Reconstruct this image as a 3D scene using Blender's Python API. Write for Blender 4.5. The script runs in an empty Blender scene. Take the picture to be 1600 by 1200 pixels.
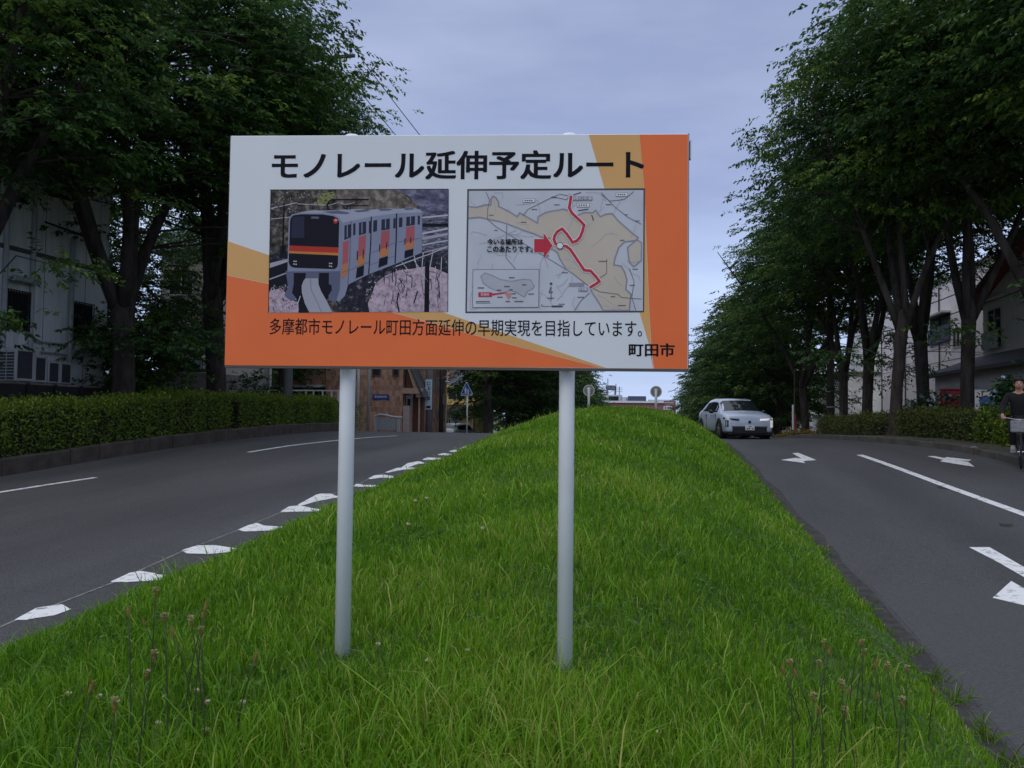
import bpy, math, random
import numpy as np
from mathutils import Vector, Matrix
rnd = random.Random(7)
RG = np.random.default_rng(11)
S = bpy.context.scene
COL = S.collection

# ------------------------------------------------------------------ camera
FPX = 1255.0
CAMZ = 2.45
YAW, PIT, ROL = math.atan2(247, 1255), math.atan2(50, 1255), math.radians(0.65)
CAM = Vector((0, 0, CAMZ))
FW = Vector((-math.sin(YAW) * math.cos(PIT), math.cos(YAW) * math.cos(PIT), math.sin(PIT)))
_r0 = Vector((math.cos(YAW), math.sin(YAW), 0))
_u0 = _r0.cross(FW)
CR = _r0 * math.cos(ROL) + _u0 * math.sin(ROL)
CU = _u0 * math.cos(ROL) - _r0 * math.sin(ROL)
cd = bpy.data.cameras.new('camera')
cam = bpy.data.objects.new('camera', cd)
COL.objects.link(cam)
m = Matrix((CR, CU, -FW)).transposed().to_4x4()
m.translation = CAM
cam.matrix_world = m
cd.sensor_width = 36
cd.lens = FPX / 1600 * 36
cd.clip_end = 6000
cd.clip_start = 0.05
S.camera = cam

# ------------------------------------------------------------------ light
SUN_EL, SUN_AZ = math.radians(38), math.radians(205)     # azimuth clockwise from +Y
w = bpy.data.worlds.new('World')
S.world = w
w.use_nodes = True
nt = w.node_tree
nt.nodes.clear()
N = nt.nodes.new
L = nt.links.new
out = N('ShaderNodeOutputWorld')
bg = N('ShaderNodeBackground')
sky = N('ShaderNodeTexSky')
sky.sky_type = 'NISHITA'
sky.sun_disc = False
sky.sun_elevation = SUN_EL
sky.sun_rotation = SUN_AZ
sky.air_density = 1.0
sky.dust_density = 2.0
tc = N('ShaderNodeTexCoord')
mp = N('ShaderNodeMapping')
mp.inputs['Scale'].default_value = (1.0, 1.0, 4.0)
nz = N('ShaderNodeTexNoise')
nz.inputs['Scale'].default_value = 2.6
nz.inputs['Detail'].default_value = 7
nz.inputs['Roughness'].default_value = 0.5
rmp = N('ShaderNodeValToRGB')
rmp.color_ramp.elements[0].position = 0.34
rmp.color_ramp.elements[0].color = (0.83, 0.845, 0.88, 1)
rmp.color_ramp.elements[1].position = 0.68
rmp.color_ramp.elements[1].color = (1.20, 1.17, 1.10, 1)
# overcast: thin and pale near the horizon, a darker deck above it, brightest overhead
sep = N('ShaderNodeSeparateXYZ')
thin = N('ShaderNodeValToRGB')
STOPS = [(0, (6.2, 7.7, 11.2)), (.17, (5.7, 7.1, 10.6)), (.27, (4.5, 5.3, 8.2)), (.36, (4.25, 5.0, 7.6)), (.48, (4.2, 4.95, 7.5)), (.66, (8.4, 9.3, 11.4)), (1, (15.5, 16.2, 18))]
thin.color_ramp.elements[0].color = STOPS[0][1] + (1,)
thin.color_ramp.elements[1].position = 1
thin.color_ramp.elements[1].color = STOPS[-1][1] + (1,)
for p_, c_ in STOPS[1:-1]:
    thin.color_ramp.elements.new(p_).color = c_ + (1,)
mxc = N('ShaderNodeMix')
mxc.data_type = 'RGBA'
mxc.blend_type = 'MULTIPLY'
mxc.inputs['Factor'].default_value = 1
mx = N('ShaderNodeMix')
mx.data_type = 'RGBA'
mx.inputs['Factor'].default_value = 0.86
L(tc.outputs['Generated'], mp.inputs['Vector'])
L(mp.outputs['Vector'], nz.inputs['Vector'])
L(nz.outputs['Fac'], rmp.inputs['Fac'])
L(tc.outputs['Generated'], sep.inputs['Vector'])
L(sep.outputs['Z'], thin.inputs['Fac'])
L(thin.outputs['Color'], mxc.inputs[6])
L(rmp.outputs['Color'], mxc.inputs[7])
L(sky.outputs['Color'], mx.inputs[6])
L(mxc.outputs[2], mx.inputs[7])
L(mx.outputs[2], bg.inputs['Color'])
bg.inputs['Strength'].default_value = 0.1
L(bg.outputs['Background'], out.inputs['Surface'])
sd = bpy.data.lights.new('sun', 'SUN')
sd.energy = 0.55
sd.angle = math.radians(30)
sd.color = (1.0, 0.96, 0.9)
sun = bpy.data.objects.new('sun', sd)
COL.objects.link(sun)
sdir = Vector((math.sin(SUN_AZ) * math.cos(SUN_EL), math.cos(SUN_AZ) * math.cos(SUN_EL), math.sin(SUN_EL)))
sun.rotation_euler = sdir.to_track_quat('Z', 'Y').to_euler()
sun.location = (0, -10, 40)
S.view_settings.view_transform = 'Standard'
S.view_settings.look = 'None'
S.view_settings.exposure = 0
S.view_settings.gamma = 1
S.render.engine = 'CYCLES'
S.cycles.max_bounces = 6
S.cycles.diffuse_bounces = 3
S.cycles.use_denoising = True

# ------------------------------------------------------------------ ground
def PY(y):
    if y < 18:
        return .068 * y
    y1 = min(y, 44.1)
    z = .068 * 18 + .068 * (y1 - 18) - .00245 * (y1 - 18) ** 2
    if y > 44.1:
        z -= .060 * (min(y, 130) - 44.1)
    return z
def ease(a, b, v):
    t = min(1, max(0, (v - a) / (b - a)))
    return t * t * (3 - 2 * t)
def GZ(x, y):                                   # road surface: rises gently towards the right-hand kerb
    e_ = 0 if x < 2 else ((x - 2) ** 2 / 4 if x < 4 else min(x - 3, 7))
    return PY(y) + .06 * e_ * (1 - ease(24, 34, y))
def lerp(tab, v):
    if v <= tab[0][0]:
        return tab[0][1]
    for (a, p), (b, q) in zip(tab, tab[1:]):
        if v <= b:
            return p + (q - p) * (v - a) / (b - a)
    return tab[-1][1]
def XL(y): return lerp([(5, -5.02), (11, -5.06), (16, -5.07), (25, -5.19), (33, -5.21)], y)
def XR(y): return lerp([(5, 1.93), (12, 1.89), (22, 1.74), (33, 1.56)], y)
def MH(x, y):                                   # height of the mound above the road
    c, hw = (XL(y) + XR(y)) / 2, (XR(y) - XL(y)) / 2
    s = (x - c) / hw
    if abs(s) >= 1:
        return 0
    return (.97 + .03 * ease(6, 16, y)) * (1 - abs(s) ** 2.6) * (1 - ease(31.5, 38, y))
def TZ(x, y): return GZ(x, y) + MH(x, y)
def ray(px, py): return FW + CR * ((px - 800) / FPX) + CU * ((600 - py) / FPX)
def at(px, py, d): return CAM + ray(px, py) * d
def onx(px, py, x):
    r = ray(px, py)
    return CAM + r * (x / r.x)
def ony(px, py, y):
    r = ray(px, py)
    return CAM + r * (y / r.y)
def onground(px, py, fn=GZ):
    r = ray(px, py)
    t = 1.0
    while t < 45:
        p = CAM + r * t
        if p.z < fn(p.x, p.y):
            return p
        t += .02
    return CAM + r * 30

# ------------------------------------------------------------------ materials
MATS = {}
def newmat(name):
    mt = bpy.data.materials.new(name)
    mt.use_nodes = True
    return mt, mt.node_tree, mt.node_tree.nodes['Principled BSDF']
def M(name, col, rough=.6, var=.12, scale=6, bump=0.0, metal=0, spec=.4, stretch=(1, 1, 1), dirt=None, emit=None):
    if name in MATS:
        return MATS[name]
    mt, t, b = newmat(name)
    b.inputs['Roughness'].default_value = rough
    b.inputs['Metallic'].default_value = metal
    b.inputs['Specular IOR Level'].default_value = spec
    tc = t.nodes.new('ShaderNodeTexCoord')
    mp = t.nodes.new('ShaderNodeMapping')
    mp.inputs['Scale'].default_value = stretch
    t.links.new(tc.outputs['Object'], mp.inputs['Vector'])
    n = t.nodes.new('ShaderNodeTexNoise')
    n.inputs['Scale'].default_value = scale
    n.inputs['Detail'].default_value = 6
    t.links.new(mp.outputs['Vector'], n.inputs['Vector'])
    r = t.nodes.new('ShaderNodeValToRGB')
    r.color_ramp.elements[0].position = .3
    r.color_ramp.elements[1].position = .7
    r.color_ramp.elements[0].color = tuple(c * (1 - var) for c in col) + (1,)
    r.color_ramp.elements[1].color = tuple(min(1, c * (1 + var)) for c in col) + (1,)
    t.links.new(n.outputs['Fac'], r.inputs['Fac'])
    last = r.outputs['Color']
    if dirt:
        n2 = t.nodes.new('ShaderNodeTexNoise')
        n2.inputs['Scale'].default_value = scale * .23
        n2.inputs['Detail'].default_value = 8
        t.links.new(mp.outputs['Vector'], n2.inputs['Vector'])
        r2 = t.nodes.new('ShaderNodeValToRGB')
        r2.color_ramp.elements[0].position = .5
        r2.color_ramp.elements[1].position = .72
        r2.color_ramp.elements[0].color = (0, 0, 0, 1)
        r2.color_ramp.elements[1].color = (.75, .75, .75, 1)
        t.links.new(n2.outputs['Fac'], r2.inputs['Fac'])
        mm = t.nodes.new('ShaderNodeMix')
        mm.data_type = 'RGBA'
        t.links.new(r2.outputs['Color'], mm.inputs['Factor'])
        t.links.new(last, mm.inputs[6])
        mm.inputs[7].default_value = tuple(dirt) + (1,)
        last = mm.outputs[2]
    t.links.new(last, b.inputs['Base Color'])
    if bump:
        bp = t.nodes.new('ShaderNodeBump')
        bp.inputs['Strength'].default_value = bump
        bp.inputs['Distance'].default_value = .02
        t.links.new(n.outputs['Fac'], bp.inputs['Height'])
        t.links.new(bp.outputs['Normal'], b.inputs['Normal'])
    if emit:
        b.inputs['Emission Color'].default_value = tuple(emit[:3]) + (1,)
        b.inputs['Emission Strength'].default_value = emit[3]
    MATS[name] = mt
    return mt
def glass(name, col=(.02, .025, .03), rough=.05):
    if name not in MATS:
        mt, t, b = newmat(name)
        b.inputs['Base Color'].default_value = tuple(col) + (1,)
        b.inputs['Roughness'].default_value = rough
        b.inputs['Specular IOR Level'].default_value = .4
        MATS[name] = mt
    return MATS[name]
def leafmat(name, dark, light, fresh, trans=.35, rough=.55):
    mt, t, b = newmat(name)
    at_ = t.nodes.new('ShaderNodeAttribute')
    at_.attribute_name = 'tone'
    r = t.nodes.new('ShaderNodeValToRGB')
    r.color_ramp.elements[0].position = 0
    r.color_ramp.elements[0].color = tuple(dark) + (1,)
    r.color_ramp.elements[1].position = 1
    r.color_ramp.elements[1].color = tuple(fresh) + (1,)
    el = r.color_ramp.elements.new(.62)
    el.color = tuple(light) + (1,)
    t.links.new(at_.outputs['Fac'], r.inputs['Fac'])
    t.links.new(r.outputs['Color'], b.inputs['Base Color'])
    b.inputs['Roughness'].default_value = rough
    b.inputs['Specular IOR Level'].default_value = .3
    tr = t.nodes.new('ShaderNodeBsdfTranslucent')
    t.links.new(r.outputs['Color'], tr.inputs['Color'])
    ms = t.nodes.new('ShaderNodeMixShader')
    ms.inputs['Fac'].default_value = trans
    t.links.new(b.outputs['BSDF'], ms.inputs[1])
    t.links.new(tr.outputs['BSDF'], ms.inputs[2])
    t.links.new(ms.outputs['Shader'], t.nodes['Material Output'].inputs['Surface'])
    return mt
def patternmat(name, cols, scale=(1, 1), mortar=(.3, .28, .26), rough=.85, bw=.22, rh=.075, bump=.3, vary=.5, ms=.008):
    """courses of brick or tile in two colours, mapped on the plan length and the height"""
    mt, t, b = newmat(name)
    tc = t.nodes.new('ShaderNodeTexCoord')
    sp = t.nodes.new('ShaderNodeSeparateXYZ')
    ad = t.nodes.new('ShaderNodeMath')
    ad.operation = 'ADD'
    cb = t.nodes.new('ShaderNodeCombineXYZ')
    t.links.new(tc.outputs['Object'], sp.inputs['Vector'])
    t.links.new(sp.outputs['X'], ad.inputs[0])
    t.links.new(sp.outputs['Y'], ad.inputs[1])
    t.links.new(ad.outputs[0], cb.inputs['X'])
    t.links.new(sp.outputs['Z'], cb.inputs['Y'])
    br = t.nodes.new('ShaderNodeTexBrick')
    br.inputs['Scale'].default_value = 1
    br.inputs['Brick Width'].default_value = bw
    br.inputs['Row Height'].default_value = rh
    br.inputs['Mortar Size'].default_value = ms
    br.inputs['Bias'].default_value = 0
    br.inputs['Color1'].default_value = tuple(cols[0]) + (1,)
    br.inputs['Color2'].default_value = tuple(cols[1]) + (1,)
    br.inputs['Mortar'].default_value = tuple(mortar) + (1,)
    t.links.new(cb.outputs[0], br.inputs['Vector'])
    nz = t.nodes.new('ShaderNodeTexNoise')
    nz.inputs['Scale'].default_value = 2.2
    nz.inputs['Detail'].default_value = 8
    t.links.new(tc.outputs['Object'], nz.inputs['Vector'])
    mm = t.nodes.new('ShaderNodeMix')
    mm.data_type = 'RGBA'
    mm.blend_type = 'MULTIPLY'
    mm.inputs['Factor'].default_value = vary
    t.links.new(br.outputs['Color'], mm.inputs[6])
    t.links.new(nz.outputs['Fac'], mm.inputs[7])
    t.links.new(mm.outputs[2], b.inputs['Base Color'])
    b.inputs['Roughness'].default_value = rough
    bp = t.nodes.new('ShaderNodeBump')
    bp.inputs['Strength'].default_value = bump
    bp.inputs['Distance'].default_value = .02
    t.links.new(br.outputs['Fac'], bp.inputs['Height'])
    bp.invert = True
    t.links.new(bp.outputs['Normal'], b.inputs['Normal'])
    MATS[name] = mt
    return mt

# ------------------------------------------------------------------ builders
class MB:
    def __init__(s):
        s.v, s.f, s.m = [], [], []
        s.T = None
    def add(s, vs, fs, mi=0):
        o = len(s.v)
        for p in vs:
            p = Vector(p)
            s.v.append(s.T @ p if s.T else p)
        for q in fs:
            s.f.append([o + i for i in q])
            s.m.append(mi)
        return s
    def box(s, lo, hi, mi=0):
        x0, y0, z0 = lo
        x1, y1, z1 = hi
        return s.add([(x0, y0, z0), (x1, y0, z0), (x1, y1, z0), (x0, y1, z0), (x0, y0, z1), (x1, y0, z1), (x1, y1, z1), (x0, y1, z1)],
                     [(3, 2, 1, 0), (4, 5, 6, 7), (0, 1, 5, 4), (1, 2, 6, 5), (2, 3, 7, 6), (3, 0, 4, 7)], mi)
    def bbox(s, lo, hi, b=.01, mi=0):           # box with chamfered vertical and top edges
        x0, y0, z0 = lo
        x1, y1, z1 = hi
        def ring(d, z):
            return [(x0 + d + b, y0 + d, z), (x1 - d - b, y0 + d, z), (x1 - d, y0 + d + b, z), (x1 - d, y1 - d - b, z),
                    (x1 - d - b, y1 - d, z), (x0 + d + b, y1 - d, z), (x0 + d, y1 - d - b, z), (x0 + d, y0 + d + b, z)]
        vs = ring(b, z0) + ring(0, z0 + b) + ring(0, z1 - b) + ring(b, z1)
        fs = [tuple(range(7, -1, -1)), tuple(range(24, 32))]
        for k in range(3):
            for i in range(8):
                fs.append((k * 8 + i, k * 8 + (i + 1) % 8, k * 8 + 8 + (i + 1) % 8, k * 8 + 8 + i))
        return s.add(vs, fs, mi)
    def poly(s, pts, mi=0):
        return s.add(pts, [tuple(range(len(pts)))], mi)
    def prism(s, pts, d, mi=0):
        """polygon pts extruded by vector d"""
        n = len(pts)
        d = Vector(d)
        vs = [Vector(p) for p in pts] + [Vector(p) + d for p in pts]
        fs = [tuple(range(n - 1, -1, -1)), tuple(range(n, 2 * n))]
        fs += [(i, (i + 1) % n, n + (i + 1) % n, n + i) for i in range(n)]
        return s.add(vs, fs, mi)
    def tube(s, pts, rad, n=8, mi=0, cap=True):
        pts = [Vector(p) for p in pts]
        if not hasattr(rad, '__len__'):
            rad = [rad] * len(pts)
        vs, fs = [], []
        up = None
        for i, p in enumerate(pts):
            t = (pts[min(i + 1, len(pts) - 1)] - pts[max(i - 1, 0)]).normalized()
            if up is None:
                a = Vector((0, 0, 1)) if abs(t.z) < .9 else Vector((1, 0, 0))
                up = t.cross(a).normalized()
            else:
                up = (up - t * up.dot(t)).normalized()
            bi = t.cross(up)
            for k in range(n):
                an = 2 * math.pi * k / n
                vs.append(p + (up * math.cos(an) + bi * math.sin(an)) * rad[i])
        for i in range(len(pts) - 1):
            for k in range(n):
                fs.append((i * n + k, i * n + (k + 1) % n, (i + 1) * n + (k + 1) % n, (i + 1) * n + k))
        if cap:
            fs.append(tuple(range(n - 1, -1, -1)))
            fs.append(tuple(range((len(pts) - 1) * n, len(pts) * n)))
        return s.add(vs, fs, mi)
    def ball(s, c, r, mi=0, n=10, k=7):
        r = Vector(r) if hasattr(r, '__len__') else Vector((r, r, r))
        vs, fs = [], []
        for j in range(k + 1):
            th = math.pi * j / k
            for i in range(n):
                ph = 2 * math.pi * i / n
                vs.append((c[0] + r.x * math.sin(th) * math.cos(ph), c[1] + r.y * math.sin(th) * math.sin(ph), c[2] + r.z * math.cos(th)))
        for j in range(k):
            for i in range(n):
                fs.append((j * n + i, (j + 1) * n + i, (j + 1) * n + (i + 1) % n, j * n + (i + 1) % n))
        return s.add(vs, fs, mi)
    def build(s, name, mats, parent=None, smooth=False, label=None):
        me = bpy.data.meshes.new(name)
        me.from_pydata([tuple(v) for v in s.v], [], s.f)
        if not isinstance(mats, (list, tuple)):
            mats = [mats]
        for q in mats:
            me.materials.append(q)
        me.polygons.foreach_set('material_index', s.m)
        if smooth:
            me.polygons.foreach_set('use_smooth', [True] * len(me.polygons))
        me.update()
        o = bpy.data.objects.new(name, me)
        COL.objects.link(o)
        if parent:
            o.parent = parent
        if label:
            o['label'] = label
        return o
def npmesh(name, V, quads, mat_, tone=None, tris=None, parent=None):
    me = bpy.data.meshes.new(name)
    nq = len(quads)
    ntr = 0 if tris is None else len(tris)
    me.vertices.add(len(V))
    me.vertices.foreach_set('co', np.asarray(V, dtype=np.float32).ravel())
    loops = np.asarray(quads, dtype=np.int32).ravel()
    starts = np.arange(nq, dtype=np.int32) * 4
    if ntr:
        loops = np.concatenate([loops, np.asarray(tris, dtype=np.int32).ravel()])
        starts = np.concatenate([starts, nq * 4 + np.arange(ntr, dtype=np.int32) * 3])
    me.loops.add(len(loops))
    me.loops.foreach_set('vertex_index', loops)
    me.polygons.add(nq + ntr)
    me.polygons.foreach_set('loop_start', starts)
    me.update(calc_edges=True)
    if tone is not None:
        a = me.attributes.new('tone', 'FLOAT', 'POINT')
        a.data.foreach_set('value', np.asarray(tone, dtype=np.float32))
    me.materials.append(mat_)
    me.validate()
    o = bpy.data.objects.new(name, me)
    COL.objects.link(o)
    if parent:
        o.parent = parent
    return o
def tag(o, label, cat, group=None):
    o['label'] = label
    o['category'] = cat
    if group:
        o['group'] = group
    return o
def thing(name, label, cat, loc=(0, 0, 0), rz=0, group=None):
    o = bpy.data.objects.new(name, None)
    o.empty_display_size = .2
    COL.objects.link(o)
    o.location = loc
    o.rotation_euler = (0, 0, rz)
    return tag(o, label, cat, group)
def struct(o):
    o['kind'] = 'structure'
    return o
def dup(root, loc, rz=0, sc=1, label=None, group=None):
    r = root.copy()
    COL.objects.link(r)
    r.location = loc
    r.rotation_euler = (0, 0, rz)
    r.scale = sc if hasattr(sc, '__len__') else (sc, sc, sc)
    if label:
        r['label'] = label
    if group:
        r['group'] = group
    for ch in list(root.children):
        c = ch.copy()
        COL.objects.link(c)
        c.parent = r
        for g in ch.children:
            d = g.copy()
            COL.objects.link(d)
            d.parent = c
    return r

# ------------------------------------------------------------------ the setting
def sheet(name, x0, x1, ys, mat_, zf, nx=2, dz=0.0):
    b = MB()
    vs, fs = [], []
    for y in ys:
        a, c = (x0(y) if callable(x0) else x0), (x1(y) if callable(x1) else x1)
        for i in range(nx):
            x = a + (c - a) * i / (nx - 1)
            vs.append((x, y, zf(x, y) + dz))
    for j in range(len(ys) - 1):
        for i in range(nx - 1):
            fs.append((j * nx + i, j * nx + i + 1, (j + 1) * nx + i + 1, (j + 1) * nx + i))
    b.add(vs, fs)
    return b.build(name, mat_, smooth=True)
def asphalt():
    mt, t, b = newmat('asphalt')
    tc = t.nodes.new('ShaderNodeTexCoord')
    n1 = t.nodes.new('ShaderNodeTexNoise'); n1.inputs['Scale'].default_value = 55; n1.inputs['Detail'].default_value = 3
    n2 = t.nodes.new('ShaderNodeTexNoise'); n2.inputs['Scale'].default_value = .7; n2.inputs['Detail'].default_value = 7
    mp = t.nodes.new('ShaderNodeMapping'); mp.inputs['Scale'].default_value = (1, .22, 1)
    t.links.new(tc.outputs['Object'], n1.inputs['Vector'])
    t.links.new(tc.outputs['Object'], mp.inputs['Vector'])
    t.links.new(mp.outputs['Vector'], n2.inputs['Vector'])
    r1 = t.nodes.new('ShaderNodeValToRGB')
    r1.color_ramp.elements[0].position = .3; r1.color_ramp.elements[0].color = (.040, .0395, .041, 1)
    r1.color_ramp.elements[1].position = .72; r1.color_ramp.elements[1].color = (.118, .117, .120, 1)
    r2 = t.nodes.new('ShaderNodeValToRGB')
    r2.color_ramp.elements[0].position = .3; r2.color_ramp.elements[0].color = (.62, .62, .64, 1)
    r2.color_ramp.elements[1].position = .7; r2.color_ramp.elements[1].color = (1.0, 1.0, 1.0, 1)
    t.links.new(n1.outputs['Fac'], r1.inputs['Fac'])
    t.links.new(n2.outputs['Fac'], r2.inputs['Fac'])
    mm = t.nodes.new('ShaderNodeMix'); mm.data_type = 'RGBA'; mm.blend_type = 'MULTIPLY'; mm.inputs['Factor'].default_value = 1
    t.links.new(r1.outputs['Color'], mm.inputs[6]); t.links.new(r2.outputs['Color'], mm.inputs[7])
    # hairline cracks and sealed joints
    vo = t.nodes.new('ShaderNodeTexVoronoi'); vo.feature = 'DISTANCE_TO_EDGE'; vo.inputs['Scale'].default_value = .22
    wn = t.nodes.new('ShaderNodeTexNoise'); wn.inputs['Scale'].default_value = 1.1; wn.inputs['Detail'].default_value = 5
    va = t.nodes.new('ShaderNodeVectorMath'); va.operation = 'ADD'
    t.links.new(tc.outputs['Object'], wn.inputs['Vector'])
    t.links.new(tc.outputs['Object'], va.inputs[0]); t.links.new(wn.outputs['Color'], va.inputs[1])
    t.links.new(va.outputs[0], vo.inputs['Vector'])
    lt = t.nodes.new('ShaderNodeMath'); lt.operation = 'LESS_THAN'; lt.inputs[1].default_value = .0010
    t.links.new(vo.outputs['Distance'], lt.inputs[0])
    m2 = t.nodes.new('ShaderNodeMix'); m2.data_type = 'RGBA'
    t.links.new(lt.outputs[0], m2.inputs['Factor']); t.links.new(mm.outputs[2], m2.inputs[6]); m2.inputs[7].default_value = (.045, .044, .046, 1)
    t.links.new(m2.outputs[2], b.inputs['Base Color'])
    b.inputs['Roughness'].default_value = .8
    b.inputs['Specular IOR Level'].default_value = .35
    bp = t.nodes.new('ShaderNodeBump'); bp.inputs['Strength'].default_value = .35; bp.inputs['Distance'].default_value = .01
    t.links.new(n1.outputs['Fac'], bp.inputs['Height']); t.links.new(bp.outputs['Normal'], b.inputs['Normal'])
    return mt
ASPH = asphalt()
SOIL = M('soil', (.06, .055, .04), .95, .4, 9, .6)
TURF = M('turf_soil', (.042, .078, .012), .95, .45, 7, .5)
PAVE = M('paving', (.20, .19, .18), .85, .15, 5, .2)
CONC = M('concrete', (.24, .22, .20), .85, .25, 3, .3, dirt=(.10, .085, .07))
YS = [-60, -30, -15] + [y * 1.0 for y in range(-8, 60)] + [65, 70, 80, 90, 100, 115, 130, 150, 170, 200]
g = sheet('ground', -1800, 1800, [-400, -60, -30, -10] + [y * 2. for y in range(-2, 24)] + [60, 90, 120, 130, 170, 400, 900, 2500],
          M('field', (.09, .11, .05), .95, .3, .4), lambda x, y: PY(max(y, -60)) - .30)
struct(g)
def KL(y): return lerp([(10, -14.2), (27, -14.1), (34, -14.6), (40, -16.5), (46, -17), (60, -13.5), (120, -12)], y)
def KR(y): return lerp([(8, 7.3), (18.4, 7.2), (20.2, 7.2), (21.8, 7.05), (23.3, 6.75), (24.7, 6.35), (26.8, 5.95), (31.3, 5.8), (40, 5.8), (120, 6.0)], y)
rl = struct(sheet('road', KL, -1.9, YS, ASPH, GZ, 8))
rr = struct(sheet('road', -1.9, KR, YS, ASPH, GZ, 23))
MY = [y * .5 for y in range(-16, 77)]
md = struct(sheet('median_mound', lambda y: XL(y) - .02, lambda y: XR(y) + .02, MY, TURF, lambda x, y: TZ(x, y) + .01 + .05 * (MH(x, y) > 0), 31))
# darker strip laid along both edges of the mound
edge_r = sheet('edge_strip', lambda y: XR(y) - .05, lambda y: XR(y) + .20 + .025 * math.sin(y * 1.7) + rnd.uniform(-.03, .03), [y * .5 for y in range(2, 66)], M('edge_strip', (.036, .034, .032), .85, .45, 9, .4), lambda x, y: GZ(x, y) + .004)
edge_r.parent = rr
g2 = sheet('edge_strip', lambda y: XL(y) - .22 - .04 * math.sin(y * 1.3), lambda y: XL(y) + .05, [y * .5 for y in range(2, 66)], MATS['edge_strip'], lambda x, y: GZ(x, y) + .004)
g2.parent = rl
# planting strips and pavements beside the kerbs
struct(sheet('planting_strip', lambda y: KL(y) - 3.4, lambda y: KL(y) - .2, [y * 1. for y in range(2, 39)], SOIL, lambda x, y: PY(y) + .30))
struct(sheet('pavement', lambda y: -40, lambda y: KL(y) - 3.4, [y * 1. for y in range(2, 39)], PAVE, lambda x, y: PY(y) + .28))
struct(sheet('planting_strip', lambda y: KR(y) + .18, lambda y: KR(y) + 3.2, [y * 1. for y in range(4, 90)], SOIL, lambda x, y: GZ(x, y) + .16, 4))
struct(sheet('pavement', lambda y: KR(y) + 3.2, lambda y: 40, [y * 1. for y in range(4, 90)], PAVE, lambda x, y: GZ(x, y) + .14, 3))
def kerb(name, kf, side, h, wd, ys, mat_):
    b = MB()
    y = ys[0]
    while y < ys[1]:
        y2 = y + .995
        j = rnd.uniform(-.012, .012)
        jz = rnd.uniform(-.012, .012)
        p = []
        for yy in (y + .006, y2 - .006):
            x = kf(yy) + j
            z = GZ(x, yy)
            p.append([(x, yy, z - .1), (x - side * .015, yy, z + h - .03 + jz), (x - side * .045, yy, z + h + jz), (x - side * wd, yy, z + h + jz), (x - side * wd, yy, z - .1)])
        n = 5
        vs = p[0] + p[1]
        fs = [(i, (i + 1) % n, n + (i + 1) % n, n + i) for i in range(n)] + [tuple(range(n - 1, -1, -1)), tuple(range(n, 2 * n))]
        b.add(vs, fs)
        y += 1.0
    return b.build(name, mat_)
kb = struct(kerb('kerb', KL, 1, .37, .2, (4, 39), M('kerb_stone', (.052, .042, .036), .9, .35, 3.5, .4, dirt=(.035, .03, .025))))
kb2 = struct(kerb('kerb', KR, -1, .17, .18, (6, 88), M('kerb_concrete', (.075, .068, .058), .9, .3, 3.5, .4, dirt=(.05, .05, .035))))
# ------------------------------------------------------------------ painted markings (parts of the roads)
def paintmat():
    mt, t, b = newmat('road_paint')
    tc = t.nodes.new('ShaderNodeTexCoord')
    n = t.nodes.new('ShaderNodeTexNoise'); n.inputs['Scale'].default_value = 9; n.inputs['Detail'].default_value = 9; n.inputs['Roughness'].default_value = .7
    r = t.nodes.new('ShaderNodeValToRGB')
    r.color_ramp.elements[0].position = .33; r.color_ramp.elements[0].color = (.10, .10, .10, 1)
    r.color_ramp.elements[1].position = .47; r.color_ramp.elements[1].color = (.74, .74, .74, 1)
    t.links.new(tc.outputs['Object'], n.inputs['Vector']); t.links.new(n.outputs['Fac'], r.inputs['Fac'])
    t.links.new(r.outputs['Color'], b.inputs['Base Color'])
    b.inputs['Roughness'].default_value = .6
    return mt
PAINT = paintmat()
WORN = M('worn_paint', (.17, .17, .17), .8, .55, 14)
def mark(name, pxs, parent, mat_=None, dz=.006, soft=False):
    b = MB()
    pts = [onground(*p) for p in pxs]
    if soft:
        for _ in range(1):                          # worn, rounded corners
            q = []
            for a, c in zip(pts, pts[1:] + pts[:1]):
                q += [a.lerp(c, .10), a.lerp(c, .90)]
            pts = q
        pts = [p + Vector((rnd.uniform(-.012, .012), rnd.uniform(-.02, .02), 0)) for p in pts]
    b.poly([(p.x, p.y, GZ(p.x, p.y) + dz) for p in pts])
    # triangulate ngon so that it follows the slope
    o = b.build(name, mat_ or PAINT, parent)
    return o
def stripe(name, pts, wd, parent, mat_=None, dz=.006):
    b = MB()
    vs, fs = [], []
    pts = [Vector((p[0], p[1], 0)) for p in pts]
    fine = []
    for a, c in zip(pts, pts[1:]):
        k = max(1, int((c - a).length / .5))
        fine += [a.lerp(c, i / k) for i in range(k)]
    fine.append(pts[-1])
    for i, p in enumerate(fine):
        t = (fine[min(i + 1, len(fine) - 1)] - fine[max(0, i - 1)]).normalized()
        n = Vector((t.y, -t.x, 0)) * wd / 2
        for q in (p + n, p - n):
            vs.append((q.x, q.y, GZ(q.x, q.y) + dz))
    for i in range(len(fine) - 1):
        fs.append((2 * i, 2 * i + 1, 2 * i + 3, 2 * i + 2))
    b.add(vs, fs)
    return b.build(name, mat_ or PAINT, parent)
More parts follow.
